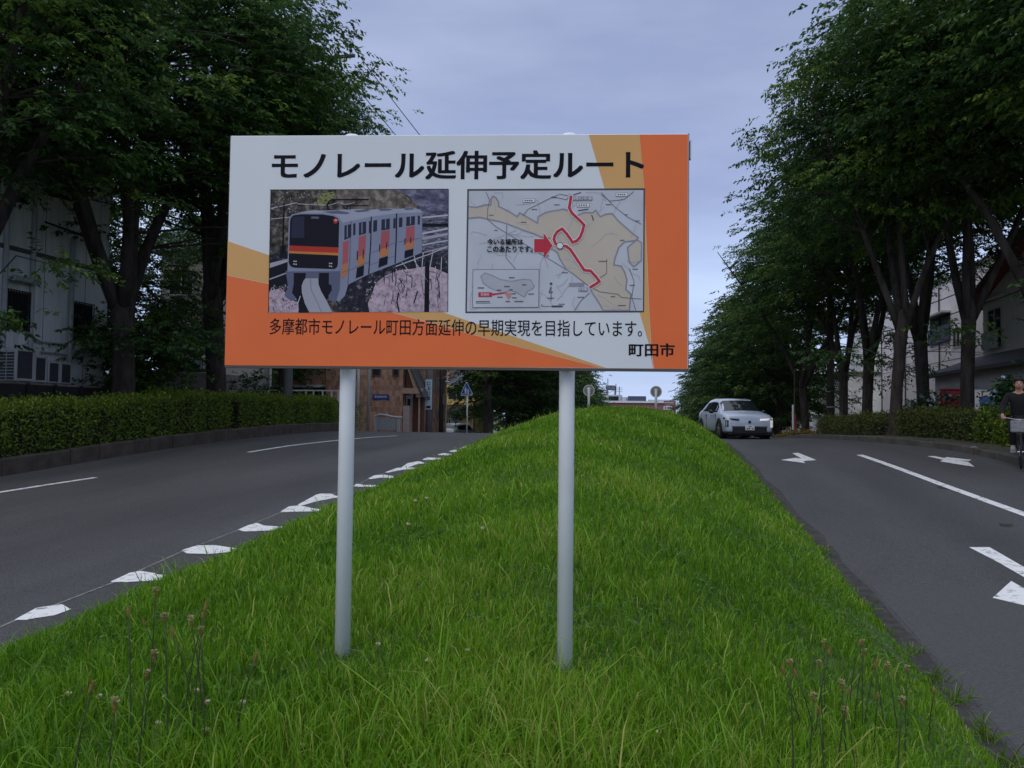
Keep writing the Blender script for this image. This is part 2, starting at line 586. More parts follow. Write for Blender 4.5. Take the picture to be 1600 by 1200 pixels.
SLOW = [
    [(20, 970), (60, 950), (95, 946), (110, 953), (90, 962), (45, 969)],
    [(172, 911), (200, 897), (222, 893), (245, 898), (277, 902), (265, 907), (225, 909), (200, 911)],
    [(284, 861), (305, 854), (335, 852), (375, 858), (372, 862), (330, 866), (290, 865)],
    [(372, 828), (385, 822), (400, 818), (412, 822), (455, 824), (458, 827), (420, 830), (380, 831)],
    [(438, 800), (450, 792), (470, 790), (490, 795), (514, 797), (512, 799), (470, 800), (440, 801)],
    [(465, 789), (498, 772), (518, 772), (527, 776), (560, 776), (555, 778), (520, 779), (490, 785), (470, 791)],
    [(553, 760), (558, 756), (565, 758), (592, 759), (590, 761), (560, 761)],
    [(575, 748), (585, 743), (600, 742), (615, 745), (613, 747), (595, 747), (580, 749)],
    [(602, 738), (622, 731), (650, 731), (648, 734), (630, 734), (605, 739)],
    [(625, 732), (637, 724), (655, 721), (665, 724), (650, 726), (637, 731)],
    [(660, 718), (668, 715), (690, 716), (700, 717), (690, 719), (662, 719)],
    [(682, 711), (693, 708), (708, 710), (700, 712)],
    [(700, 706), (710, 703), (722, 705), (712, 707)],
    [(717, 701), (726, 698), (735, 700), (726, 702)],
    [(733, 696), (742, 693.5), (750, 695), (742, 697)],
]
for q in SLOW:
    mark('deceleration_mark', q, rl, soft=True)
wl = [(-6.0, 5.0)] + [tuple(onground(*q[0]).xy) for q in SLOW[:9]]
stripe('worn_edge_line', [(x + .03, y) for x, y in wl], .035, rl, WORN, .005)
def lane(pxs, wd, parent, name='lane_line'):
    return stripe(name, [tuple(onground(*p).xy) for p in pxs], wd, parent)
lane([(-160, 797), (0, 769.5), (80, 757), (150, 746.5)], .15, rl)
lane([(388, 707), (450, 697), (530, 688), (580, 683.5), (620, 681)], .15, rl)
lane([(1343, 711), (1400, 731), (1470, 757), (1535, 780.5), (1600, 804), (1690, 838)], .16, rr)
mark('arrow_marking', [(1220, 719), (1243, 715.6), (1253, 717), (1238, 708.5), (1247, 707.8), (1276, 719.3), (1255, 720.6), (1258, 724), (1240, 721.5)], rr)
mark('arrow_marking', [(1448.6, 713), (1460, 713), (1476, 716), (1479, 714.5), (1518, 719), (1514, 720.6), (1498, 720), (1512.5, 722), (1523, 730), (1469, 721.5), (1474, 719)], rr)
mark('arrow_marking', [(1514, 855.5), (1546, 855.5), (1600, 887), (1640, 912), (1660, 940), (1604, 905), (1560, 880)], rr)
mark('arrow_head_marking', [(1580, 909), (1551, 935), (1600, 947), (1680, 968), (1610, 926)], rr)

OLD = M('asphalt_patch', (.062, .0615, .063), .85, .22, 40, .25)
pq = [onground(*p) for p in ((1262, 908), (1400, 904), (1580, 896))]
b = MB()
xs_ = [2.16 + .31 * i for i in range(11)]
ys_ = [pq[0].y - .02 - .42 * j for j in range(14)]
b.add([(x, y + .12 * (x - 2.1) / 3.1, GZ(x, y + .12 * (x - 2.1) / 3.1) + .0025) for y in ys_ for x in xs_], [(j * 11 + i, j * 11 + i + 1, j * 11 + 12 + i, j * 11 + 11 + i) for j in range(13) for i in range(10)])
b.build('asphalt_patch', OLD, rr, True)
STAIN = M('tar_stain', (.028, .027, .027), .7, .4, 16)
for q in (((1372, 727.5), (1382, 726.5), (1391, 728), (1380, 729)), ((1430, 746), (1441, 746), (1446, 749), (1434, 748.5)), ((1462, 760), (1476, 761), (1484, 765), (1470, 764)), ((1560, 818), (1585, 820), (1580, 824), (1562, 822))):
    mark('tar_stain', q, rr, STAIN, .004, soft=True)
# ------------------------------------------------------------------ the information board
dl, dr_ = 3.90, 3.80
pTL, pTR, pBL, pBR = at(361, 212, dl), at(1076, 212, dr_), at(357, 570, dl), at(1073, 579, dr_)
BC = (pTL + pTR + pBL + pBR) / 4
ex = (pTR - pTL); ex.z = 0
BW = 2.20; BH = 1.115
BROT = math.atan2(ex.y, ex.x)
base_z = TZ(BC.x, BC.y)
board = thing('info_board', 'orange and white information board with train photo and route map on two posts', 'sign board', (BC.x, BC.y, base_z), BROT)
ZC = BC.z - base_z                       # centre height of the panel in board space
FY = -.030                               # front face (local y; the face looks to -y)
def B(px, py):
    s = (px - 361) / 715
    t = s * dl / (dr_ + s * (dl - dr_))
    s0 = 358 + 9 * s
    v = (py - 212) / s0
    lean = (4 - s) * v                   # the photo is turned a little
    s = (px + lean - 361) / 715
    t = s * dl / (dr_ + s * (dl - dr_))
    return (t - .5) * BW, (.5 - v) * BH + ZC
WHITE = M('board_white', (.69, .71, .735), .45, .03, 2, spec=.3)
ALU = M('board_edge', (.42, .43, .45), .4, .08, 4, metal=.6)
ORANGE = M('print_orange', (.80, .155, .033), .5, .03, 3)
TAN = M('print_tan', (.66, .36, .12), .5, .03, 3)
INK = M('print_black', (.010, .009, .014), .6, .05, 5, spec=.08)
b = MB()
b.bbox((-BW / 2, -.03, ZC - BH / 2), (BW / 2, 0, ZC + BH / 2), .003)
b.build('panel', WHITE, board)
b = MB()
for sx in (-1, 1):
    b.box((sx * (BW / 2 + .002) - .0018, -.024, ZC - BH / 2 - .006), (sx * (BW / 2 + .002) + .0018, .012, ZC + BH / 2 + .004))
b.box((-BW / 2, -.027, ZC - BH / 2 - .010), (BW / 2, .012, ZC - BH / 2 - .001))
b.box((-BW / 2 + .05, .001, ZC - .36), (BW / 2 - .05, .03, ZC - .32))
b.box((-BW / 2 + .05, .001, ZC + .32), (BW / 2 - .05, .03, ZC + .36))
b.build('frame', M('frame_dark', (.10, .075, .07), .5, .1, 4), board)
LAY = .0004
def flat(mb, pts, layer, mi=0):
    """a printed shape: polygon of (u,v) laid on the face, each layer a little proud of the one below"""
    mb.poly([(u, FY - LAY * layer, v) for u, v in pts], mi)
def cleanpoly(mb, pxs, layer, mi=0):
    flat(mb, [B(*p) for p in pxs], layer, mi)
b = MB()
cleanpoly(b, [(920, 213), (999.5, 213), (1006, 299), (1010, 400), (1013, 490), (1016, 545), (1019, 578), (1017.5, 560), (1013, 541), (998.5, 491), (945, 299)], 1, 0)
cleanpoly(b, [(999.5, 213), (1075, 213), (1072, 578), (1020, 577.5), (1016.6, 545), (1013.4, 490), (1010.4, 400), (1006.4, 299)], 1, 1)
cleanpoly(b, [(359, 377.5), (422, 399), (699, 491), (946, 576), (938, 575.8), (760, 529), (599, 484), (422, 443), (358.4, 430)], 1, 0)
cleanpoly(b, [(358.4, 430.6), (422, 443.6), (599, 484.6), (760, 529.6), (937, 575.8), (650, 573), (357, 569.5)], 1, 1)
b.build('printed_bands', [TAN, ORANGE], board)
def text(name, body, px0, py0, px1, py1, layer, mat_, bold=.012, parent=board):
    cu = bpy.data.curves.new(name, 'FONT')
    cu.body = body
    cu.resolution_u = 3
    t = bpy.data.objects.new(name, cu)
    COL.objects.link(t)
    bpy.context.view_layer.update()
    me = bpy.data.meshes.new_from_object(t.evaluated_get(bpy.context.evaluated_depsgraph_get()))
    bpy.data.objects.remove(t)
    me.name = name
    co = np.empty(len(me.vertices) * 3, dtype=np.float32)
    me.vertices.foreach_get('co', co)
    co = co.reshape(-1, 3)
    lo, hi = co.min(0), co.max(0)
    u0, v0 = B(px0, py1)
    u1, v1 = B(px1, py0)
    n = np.empty_like(co)
    n[:, 0] = u0 + (co[:, 0] - lo[0]) / (hi[0] - lo[0]) * (u1 - u0)
    n[:, 2] = v0 + (co[:, 1] - lo[1]) / (hi[1] - lo[1]) * (v1 - v0)
    n[:, 1] = FY - LAY * layer
    fs = [tuple(p.vertices) for p in me.polygons]
    # heavier strokes: the same letters printed five times, each a hair to the side
    e_ = bold * (v1 - v0)
    vs, ff = [], []
    for k, (dx, dz) in enumerate(((0, 0), (e_, e_ * .7), (-e_, e_ * .7), (e_, -e_ * .7), (-e_, -e_ * .7))):
        q = n.copy()
        q[:, 0] += dx; q[:, 2] += dz; q[:, 1] -= .00006 * k
        ff += [tuple(i + len(vs) for i in f) for f in fs]
        vs += [tuple(p) for p in q]
    bpy.data.meshes.remove(me)
    me = bpy.data.meshes.new(name)
    me.from_pydata(vs, [], ff)
    me.materials.clear()
    me.materials.append(mat_)
    me.update()
    o = bpy.data.objects.new(name, me)
    COL.objects.link(o)
    o.parent = parent
    return o
text('title_text', 'モノレール延伸予定ルート', 427, 238, 1005, 281, 3, INK, .028)
text('caption_text', '多摩都市モノレール町田方面延伸の早期実現を目指しています。', 426, 503, 1002, 522.5, 3, INK, .004)
text('city_text', '町田市', 982, 539, 1052, 558, 3, INK, .030)
def mottle(name, c1, c2, c3, scale, stretch=(1, 1, 1), detail=9, p=(.35, .5, .64)):
    mt, t, bs = newmat(name)
    tc = t.nodes.new('ShaderNodeTexCoord')
    mp = t.nodes.new('ShaderNodeMapping'); mp.inputs['Scale'].default_value = stretch
    n = t.nodes.new('ShaderNodeTexNoise'); n.inputs['Scale'].default_value = scale; n.inputs['Detail'].default_value = detail; n.inputs['Roughness'].default_value = .7
    r = t.nodes.new('ShaderNodeValToRGB')
    r.color_ramp.elements[0].position = p[0]; r.color_ramp.elements[0].color = tuple(c1) + (1,)
    r.color_ramp.elements[1].position = p[2]; r.color_ramp.elements[1].color = tuple(c3) + (1,)
    el = r.color_ramp.elements.new(p[1]); el.color = tuple(c2) + (1,)
    t.links.new(tc.outputs['Object'], mp.inputs['Vector']); t.links.new(mp.outputs['Vector'], n.inputs['Vector'])
    t.links.new(n.outputs['Fac'], r.inputs['Fac']); t.links.new(r.outputs['Color'], bs.inputs['Base Color'])
    bs.inputs['Roughness'].default_value = .55
    bs.inputs['Specular IOR Level'].default_value = .1
    return mt
def flatm(name, c): return M(name, tuple(v * .76 for v in c), .55, .06, 6, spec=.1)
# ---- the printed photograph of a train
PM = [mottle('print_wood', (.012, .011, .016), (.065, .055, .05), (.24, .21, .17), 30),      # 0
      mottle('print_far_hill', (.04, .04, .075), (.10, .10, .16), (.24, .23, .31), 18, (1, 1, 2)),   # 1
      mottle('print_bare_hill', (.04, .035, .035), (.14, .115, .10), (.30, .26, .24), 26),   # 2
      mottle('print_spring_tree', (.10, .11, .04), (.19, .20, .07), (.30, .30, .14), 40),   # 3
      mottle('print_blossom', (.06, .045, .07), (.36, .27, .33), (.56, .44, .52), 34, (1, 1, 1), 9, (.30, .44, .62)),  # 4
      flatm('print_body', (.30, .325, .45)),                                                # 5
      flatm('print_roof', (.44, .46, .58)),                                                # 6
      flatm('print_dark', (.014, .014, .024)),                                              # 7
      flatm('print_red', (.55, .055, .04)),                                                # 8
      flatm('print_stripe_orange', (.70, .27, .06)),                                       # 9
      flatm('print_beam', (.46, .45, .53)),                                                # 10
      flatm('print_window', (.035, .04, .075)),                                             # 11
      flatm('print_door', (.50, .13, .15)),                                                # 12
      mottle('print_track', (.02, .02, .03), (.08, .08, .12), (.35, .34, .42), 30, (1, 1, 6)),  # 13
      flatm('print_pale', (.62, .62, .70)),                                                # 14
      flatm('print_shade_body', (.155, .165, .26)),                                          # 15
      flatm('print_black_line', (.012, .012, .02)),                                        # 16
      mottle('print_understorey', (.012, .012, .02), (.03, .03, .045), (.30, .28, .32), 36, (1, 1, 1), 9, (.4, .55, .72)),  # 17
      flatm('print_door_low', (.62, .24, .10))]                                            # 18
ph = MB()
def Z(x, y): return (340 + x * .2375, 190 + y * .2375)
def Pq(layer, mi, *pts): cleanpoly(ph, [Z(*p) for p in pts], layer, mi)
def Ln(layer, mi, wd, *pts):
    """a printed line: quads of width wd along pts (sheet units)"""
    for (x0, y0), (x1, y1) in zip(pts, pts[1:]):
        l = math.hypot(x1 - x0, y1 - y0) or 1
        nx, ny = -(y1 - y0) / l * wd / 2, (x1 - x0) / l * wd / 2
        Pq(layer, mi, (x0 + nx, y0 + ny), (x1 + nx, y1 + ny), (x1 - nx, y1 - ny), (x0 - nx, y0 - ny))
Pq(2, 0, (358, 453), (1523, 453), (1521, 1258), (352, 1258))
Pq(3, 2, (790, 455), (1180, 455), (1250, 500), (1320, 575), (1290, 600), (900, 600), (780, 530))
Pq(4, 1, (1170, 455), (1522, 455), (1522, 610), (1350, 610), (1320, 560), (1250, 490))
Pq(3, 3, (690, 478), (770, 468), (800, 500), (770, 520), (700, 560), (650, 545))
Pq(3, 13, (1345, 600), (1522, 600), (1522, 900), (1345, 930))
Pq(3, 17, (352, 880), (490, 850), (560, 1258), (352, 1258))
Ln(4, 7, 12, (445, 540), (442, 870)); Pq(4, 7, (425, 820), (462, 820), (466, 900), (420, 905))
Ln(4, 14, 5, (358, 575), (500, 545), (530, 538)); Ln(4, 14, 4, (530, 545), (640, 552), (720, 555)); Ln(4, 14, 4, (358, 645), (490, 632))
Pq(4, 10, (352, 936), (480, 905), (480, 925), (352, 968)); Pq(4, 7, (352, 968), (480, 925), (480, 1060), (352, 1112)); Ln(5, 10, 8, (352, 1042), (480, 995))
Pq(4, 4, (352, 1120), (430, 1098), (500, 1170), (560, 1205), (545, 1258), (352, 1258))
Pq(3, 17, (800, 1100), (1350, 860), (1522, 860), (1522, 1258), (800, 1258))
Pq(4, 4, (1010, 1258), (1000, 1200), (1030, 1130), (1050, 1070), (1110, 1020), (1200, 985), (1290, 975), (1370, 960), (1420, 965), (1522, 1010), (1522, 1258))
for k in range(26):
    x = rnd.uniform(1080, 1480); y = rnd.uniform(1060, 1240)
    Ln(5, 16, rnd.uniform(2, 5), (x, y), (x + rnd.uniform(-18, 18), y - rnd.uniform(30, 70)), (x + rnd.uniform(-40, 40), y - rnd.uniform(70, 110)))
Ln(5, 16, 9, (1205, 1258), (1190, 1190), (1200, 1130)); Ln(5, 16, 8, (1300, 1200), (1325, 1120))
Pq(5, 16, (1372, 930), (1400, 930), (1400, 1258), (1368, 1258))
for y0, y1, wd, mi in ((640, 625, 10, 14), (745, 712, 12, 14), (778, 748, 18, 10), (820, 790, 8, 14), (872, 830, 8, 10), (690, 690, 22, 7)):
    Ln(4, mi, wd, (1352, y0), (1522, y1))
for a in ((1300, 890, 1330, 1010), (1360, 870, 1352, 960), (1425, 850, 1400, 985), (1440, 960, 1432, 1090), (1480, 900, 1470, 1120)):
    Ln(5, 14, 5, a[:2], a[2:])
Ln(5, 14, 6, (1180, 960), (1300, 915), (1400, 880), (1522, 830)); Ln(5, 14, 4, (1300, 920), (1390, 1060)); Ln(5, 14, 4, (1220, 930), (1260, 985))
# petals, twigs and leaves scattered over the printed scenery
for k in range(420):
    zone = k % 3
    if zone == 0:
        x, y, mi, sz = rnd.uniform(990, 1500), 0, (4, 4, 14, 0)[k % 4], rnd.uniform(4, 11)
        y = rnd.uniform(960 + abs(x - 1300) * .18, 1240)
    elif zone == 1:
        x, y, mi, sz = rnd.uniform(365, 800), rnd.uniform(465, 640), (0, 7, 2, 10)[(k // 3) % 4], rnd.uniform(4, 12)
    else:
        x, y, mi, sz = rnd.uniform(365, 560), rnd.uniform(1080, 1240), (4, 14, 17, 10)[(k // 3) % 4], rnd.uniform(4, 10)
    a = rnd.uniform(0, 3.14)
    dx, dy = sz * math.cos(a), sz * math.sin(a)
    Pq(4.5 + .0012 * k, mi, (x - dx, y - dy), (x + dy * .4, y - dx * .4), (x + dx, y + dy), (x - dy * .4, y + dx * .4))
# the train: far side first
Pq(5.6, 5, (812, 660), (1020, 622), (1185, 606), (1352, 600), (1350, 870), (1300, 892), (1182, 942), (1005, 1010), (870, 1078), (850, 1150), (812, 1190), (795, 1180), (800, 960))
Pq(6, 6, (500, 618), (560, 600), (640, 588), (720, 592), (900, 582), (1000, 588), (1130, 578), (1200, 582), (1290, 575), (1340, 588), (1352, 606), (1185, 612), (1020, 632), (835, 672), (815, 655), (790, 628), (740, 618))
Pq(7, 15, (700, 600), (800, 590), (880, 606), (860, 615), (760, 612)); Pq(7, 15, (900, 592), (990, 586), (1010, 596), (930, 604))
Pq(7, 15, (1060, 582), (1140, 580), (1160, 590), (1080, 596)); Pq(7, 15, (1230, 580), (1290, 577), (1300, 586), (1245, 590))
Ln(7, 7, 7, (1018, 632), (1016, 800), (1004, 1008)); Ln(7, 7, 8, (1184, 612), (1182, 780), (1176, 940)); Ln(7, 15, 5, (885, 660), (880, 900), (868, 1075))
Ln(7, 15, 3, (1020, 870), (1182, 800)); Ln(7, 15, 3, (1190, 800), (1345, 775)); Ln(7, 15, 3, (830, 1000), (1005, 930)); Ln(7, 15, 3, (1008, 950), (1180, 890))
for q in ([(843, 690), (888, 680), (888, 765), (843, 785)], [(900, 678), (915, 675), (915, 750), (900, 756)], [(938, 672), (985, 664), (985, 742), (938, 755)], [(1003, 662), (1013, 660), (1013, 740), (1003, 742)],
          [(1032, 658), (1057, 654), (1056, 728), (1031, 734)], [(1085, 652), (1140, 645), (1139, 715), (1084, 724)], [(1163, 645), (1178, 643), (1177, 708), (1162, 711)],
          [(1200, 640), (1222, 638), (1221, 700), (1199, 703)], [(1248, 635), (1304, 630), (1303, 688), (1247, 696)], [(1322, 628), (1336, 627), (1336, 685), (1322, 686)]):
    Pq(7, 11, *q)
for x, y, h in ((862, 688, 80), (958, 672, 70), (1112, 650, 60), (1275, 634, 50)):
    Ln(8, 5, 6, (x, y), (x, y + h))
Pq(7, 12, (834, 800), (872, 785), (868, 930), (832, 950)); Pq(7, 18, (832, 950), (868, 930), (862, 1010), (824, 1045))
for q, r_ in (([(938, 765), (985, 752), (980, 880), (932, 898)], [(932, 898), (980, 880), (976, 945), (928, 962)]),
              ([(1084, 730), (1139, 722), (1135, 830), (1079, 845)], [(1079, 845), (1135, 830), (1130, 885), (1074, 902)]),
              ([(1247, 702), (1303, 694), (1300, 795), (1243, 808)], [(1243, 808), (1300, 795), (1297, 838), (1240, 853)])):
    Pq(7, 12, *q); Pq(7, 18, *r_)
for q in ([(928, 968), (974, 950), (970, 1018), (920, 1036)], [(1073, 908), (1129, 890), (1126, 945), (1067, 968)], [(1239, 858), (1296, 843), (1293, 888), (1236, 908)],
          [(926, 860), (933, 856), (932, 915), (925, 918)], [(966, 850), (972, 846), (970, 905), (964, 908)], [(1072, 815), (1078, 812), (1077, 862), (1071, 866)], [(1118, 802), (1124, 799), (1122, 845), (1117, 848)], [(1237, 778), (1243, 775), (1242, 815), (1236, 818)], [(1275, 770), (1281, 767), (1280, 805), (1274, 808)]):
    Pq(8, 7, *q)
# front
Pq(7, 15, (462, 985), (820, 985), (815, 1110), (790, 1195), (750, 1180), (742, 1150), (765, 1112), (762, 1080), (745, 1075), (745, 1000), (515, 1000), (515, 1075), (505, 1130), (535, 1168), (500, 1182), (462, 1155), (455, 1140), (480, 1095))
Pq(6, 7, (505, 990), (750, 990), (765, 1110), (745, 1165), (690, 1190), (560, 1190), (505, 1135))
Pq(8, 5, (478, 660), (484, 634), (500, 614), (560, 606), (700, 608), (780, 620), (812, 640), (824, 672), (820, 990), (474, 990))
Pq(9, 7, (487, 660), (492, 640), (506, 622), (560, 615), (700, 617), (770, 628), (798, 642), (809, 668), (806, 834), (484, 820))
Pq(10, 11, (500, 650), (510, 632), (580, 628), (582, 770), (498, 770)); Pq(10, 15, (625, 630), (676, 632), (676, 645), (625, 644))
Pq(9, 8, (484, 820), (806, 834), (805, 870), (483, 856)); Pq(9, 9, (483, 856), (805, 870), (804, 886), (482, 870))
Pq(9, 7, (482, 871), (804, 887), (803, 940), (798, 962), (780, 976), (520, 966), (496, 958), (482, 935))
for x, y in ((512, 920), (525, 920), (512, 938), (526, 940), (745, 935), (757, 935), (745, 952), (757, 955)):
    Pq(10, 14, (x, y), (x + 9, y), (x + 9, y + 8), (x, y + 8))
Pq(10, 8, (770, 650), (784, 640), (800, 650), (800, 668), (786, 680), (772, 670)); Pq(11, 14, (775, 658), (788, 648), (797, 655), (788, 662))
Pq(9, 10, (592, 1035), (676, 1035), (678, 1075), (695, 1120), (730, 1180), (770, 1258), (620, 1258), (590, 1200), (570, 1130), (568, 1085), (578, 1055))
Pq(8, 7, (568, 1110), (560, 1150), (548, 1200), (552, 1258), (625, 1258), (590, 1200)); Ln(9, 14, 5, (560, 1150), (540, 1210), (546, 1258))
Ln(10, 15, 3, (625, 1040), (630, 1110), (670, 1190), (700, 1256)); Pq(8, 15, (595, 1000), (680, 1000), (680, 1034), (592, 1034))
# overhead gantry
Ln(9, 16, 8, (731, 588), (731, 548), (742, 528), (760, 519), (1000, 519)); Ln(9, 16, 5, (820, 560), (1000, 560)); Ln(9, 16, 5, (860, 556), (860, 590)); Ln(9, 16, 5, (880, 556), (880, 590)); Ln(9, 14, 3, (735, 558), (800, 540), (850, 552), (910, 540))
Ln(6, 16, 4, (352, 453), (1523, 453)); Ln(6, 16, 4, (358, 453), (353, 1258)); Ln(6, 16, 3, (1522, 453), (1521, 1258))
ph.build('photo_print', PM, board)
# ---- the printed route map
MM = [M('map_paper', (.50, .52, .57), .45, .10, 5), M('map_land', (.52, .45, .37), .45, .05, 6), M('map_border', (.26, .25, .31), .45, .1, 9), M('map_line', (.15, .15, .17), .45, .1, 9),
      M('map_red', (.50, .015, .035), .45, .05, 6), M('map_white', (.72, .72, .74), .45, .03, 6), M('map_ink', (.05, .05, .06), .45, .1, 9), M('map_grey_road', (.40, .41, .45), .45, .1, 9), M('map_pink', (.55, .22, .24), .45, .1, 9)]
mp_ = MB()
def Y(x, y): return (700 + x * .25, 190 + y * .25)
def Mq(layer, mi, *pts): cleanpoly(mp_, [Y(*p) for p in pts], layer, mi)
def Ml(layer, mi, wd, *pts, joint=True):
    for k, ((x0, y0), (x1, y1)) in enumerate(zip(pts, pts[1:])):
        l = math.hypot(x1 - x0, y1 - y0) or 1
        tx, ty = (x1 - x0) / l, (y1 - y0) / l
        nx, ny = -ty * wd / 2, tx * wd / 2
        ly = layer + .3 * (k % 2)
        e = wd * .3 if joint else 0
        x0, y0, x1, y1 = x0 - tx * e, y0 - ty * e, x1 + tx * e, y1 + ty * e
        Mq(ly, mi, (x0 + nx, y0 + ny), (x1 + nx, y1 + ny), (x1 - nx, y1 - ny), (x0 - nx, y0 - ny))
MC = [(126, 434), (1226, 434), (1219, 1199), (118, 1199)]
Mq(2, 6, (123, 430), (1230, 430), (1222, 1203), (114, 1203))
Mq(3, 0, (134, 442), (1220, 442), (1214, 1193), (124, 1193))
for k in range(60):
    x, y = rnd.uniform(150, 1150), rnd.uniform(460, 1160)
    pts = [(x, y)]
    a = rnd.uniform(0, 6.28)
    for j in range(rnd.randint(2, 4)):
        a += rnd.uniform(-.7, .7)
        pts.append((min(1200, max(145, pts[-1][0] + 45 * math.cos(a))), min(1180, max(455, pts[-1][1] + 45 * math.sin(a)))))
    Ml(5.2 + .01 * k, 7, rnd.uniform(2, 5), *pts, joint=False)
land = [(136, 541), (180, 545), (235, 530), (270, 530), (272, 490), (285, 476), (303, 488), (318, 515), (318, 540), (380, 570), (435, 605), (450, 580), (500, 610), (560, 645), (565, 605), (610, 580), (650, 570), (690, 565), (720, 558), (760, 570), (805, 600), (850, 580), (905, 582), (922, 566), (950, 607), (985, 592), (1025, 588), (1060, 630), (1110, 675), (1150, 712), (1187, 738), (1170, 757), (1100, 765), (1065, 800), (1040, 870), (1035, 908), (1080, 915), (1100, 950), (1115, 1000), (1108, 1060), (1140, 1090), (1130, 1190), (968, 1190), (940, 1140), (900, 1080), (885, 1045), (780, 970), (735, 925), (700, 870), (685, 830), (640, 800), (610, 745), (540, 712), (480, 692), (380, 652), (330, 636), (200, 607), (134, 613)]
Mq(4, 1, *land)
Ml(6, 2, 9, *land[:46]); Ml(6, 2, 9, *land[47:])
isl = [(1120, 800), (1178, 752), (1207, 770), (1206, 880), (1158, 920), (1130, 890)]
Mq(4, 1, *isl); Ml(6, 2, 8, *isl, isl[0])
for pts in ([(240, 450), (262, 500), (250, 560), (250, 620), (300, 665), (430, 745), (600, 850), (780, 960), (880, 1040), (950, 1075), (1060, 1090), (1080, 1110), (1205, 1120)], [(955, 455), (1040, 545), (1120, 610), (1205, 655)], [(1160, 450), (1100, 500), (1010, 510), (960, 470)],
            [(470, 600), (500, 560), (620, 500), (700, 465), (770, 480)], [(370, 660), (365, 860), (425, 930)], [(990, 870), (990, 960), (930, 1000)], [(885, 1080), (830, 1130), (790, 1190)], [(1130, 930), (1160, 1010), (1145, 1110), (1170, 1190)], [(650, 480), (740, 500), (770, 470)]):
    Ml(7, 3, 4, *pts, joint=False)
for x, y, wl_ in ((663, 486, 35), (683, 532, 38), (545, 560, 40), (275, 595, 28), (478, 640, 40), (305, 690, 25), (1115, 596, 26), (1185, 635, 32), (1005, 532, 40), (1090, 755, 34), (970, 885, 62), (735, 955, 40), (1170, 935, 40), (1150, 1035, 38), (1030, 1105, 30), (830, 1108, 45), (1085, 1160, 50), (630, 740, 22), (625, 850, 22)):
    for j in range(int(wl_ / 7)):
        Mq(8, 6, (x - wl_ / 2 + j * 7, y - 3), (x - wl_ / 2 + j * 7 + 5, y - 3), (x - wl_ / 2 + j * 7 + 5, y + 3), (x - wl_ / 2 + j * 7, y + 3))
Ml(8, 6, 6, (815, 568), (875, 560)); Ml(8, 6, 6, (898, 598), (908, 628)); Ml(8, 6, 5, (785, 470), (830, 455))
for x0, x1, y in ((472, 542, 505), (808, 882, 535), (1050, 1120, 470)):
    Mq(8, 6, (x0 - 2, y - 12), (x1 + 2, y - 12), (x1 + 2, y + 12), (x0 - 2, y + 12)); Mq(9, 5, (x0, y - 10), (x1, y - 10), (x1, y + 10), (x0, y + 10))
    for j in range(4):
        xx = x0 + 8 + j * (x1 - x0 - 16) / 4
        Mq(10, 6, (xx, y - 4), (xx + 9, y - 4), (xx + 9, y + 4), (xx, y + 4))
Mq(8, 2, (778, 480), (902, 480), (902, 507), (778, 507)); Mq(8, 2, (756, 1018), (850, 1018), (850, 1040), (756, 1040)); Mq(8, 2, (815, 1048), (872, 1048), (872, 1072), (815, 1072))
ROUTE = [(768, 482), (764, 515), (758, 550), (768, 575), (790, 600), (825, 632), (850, 660), (840, 700), (825, 735), (805, 758), (778, 768), (762, 742), (740, 712), (713, 682), (684, 700), (668, 725), (663, 748), (672, 775), (700, 788), (740, 792), (765, 812), (800, 865), (850, 940), (890, 945), (920, 978), (945, 1010), (920, 1028), (888, 1047)]
Ml(11, 5, 27, *ROUTE); Ml(13, 4, 18, *ROUTE)
def disc(x, y, r, n=20): return [(x + r * math.cos(6.2832 * i / n), y + r * math.sin(6.2832 * i / n)) for i in range(n)]
Mq(15, 6, *disc(700, 788, 22)); Mq(16, 5, *disc(700, 788, 18))
AR = [(540, 745), (600, 745), (600, 708), (655, 787), (600, 868), (600, 828), (540, 828)]
Mq(9, 5, *[(597 + (x - 597) * 1.06, 787 + (y - 787) * 1.07) for x, y in AR]); Mq(11, 4, *AR)
# inset
Mq(9, 3, (159, 932), (573, 932), (570, 1171), (157, 1171)); Mq(10, 0, (163, 936), (569, 936), (566, 1167), (161, 1167))
tk = [(210, 975), (235, 955), (280, 970), (330, 995), (400, 1008), (470, 995), (520, 1000), (542, 1040), (530, 1055), (500, 1070), (480, 1105), (460, 1095), (430, 1075), (390, 1065), (340, 1078), (270, 1050), (225, 1020)]
Mq(11, 7, *tk); Ml(12, 2, 5, *tk, tk[0])
Mq(13, 8, (358, 1076), (395, 1078), (398, 1103), (380, 1120), (365, 1095)); Mq(13, 4, (278, 1082), (372, 1077), (372, 1081), (278, 1096)); Mq(14, 4, (195, 1075), (278, 1075), (278, 1104), (195, 1104))
for x, y, wl_ in ((405, 985, 40), (480, 1030, 30), (375, 1040, 40), (213, 1048, 45), (325, 1062, 30), (400, 1060, 26), (415, 1085, 30), (330, 1106, 36), (420, 1110, 30), (447, 1133, 56), (378, 1133, 28), (525, 1087, 40), (228, 1133, 90)):
    for j in range(int(wl_ / 7)):
        Mq(13, 6, (x - wl_ / 2 + j * 7, y - 4), (x - wl_ / 2 + j * 7 + 5, y - 4), (x - wl_ / 2 + j * 7 + 5, y + 4), (x - wl_ / 2 + j * 7, y + 4))
Ml(13, 3, 3, (183, 1130), (183, 1143), (270, 1143))
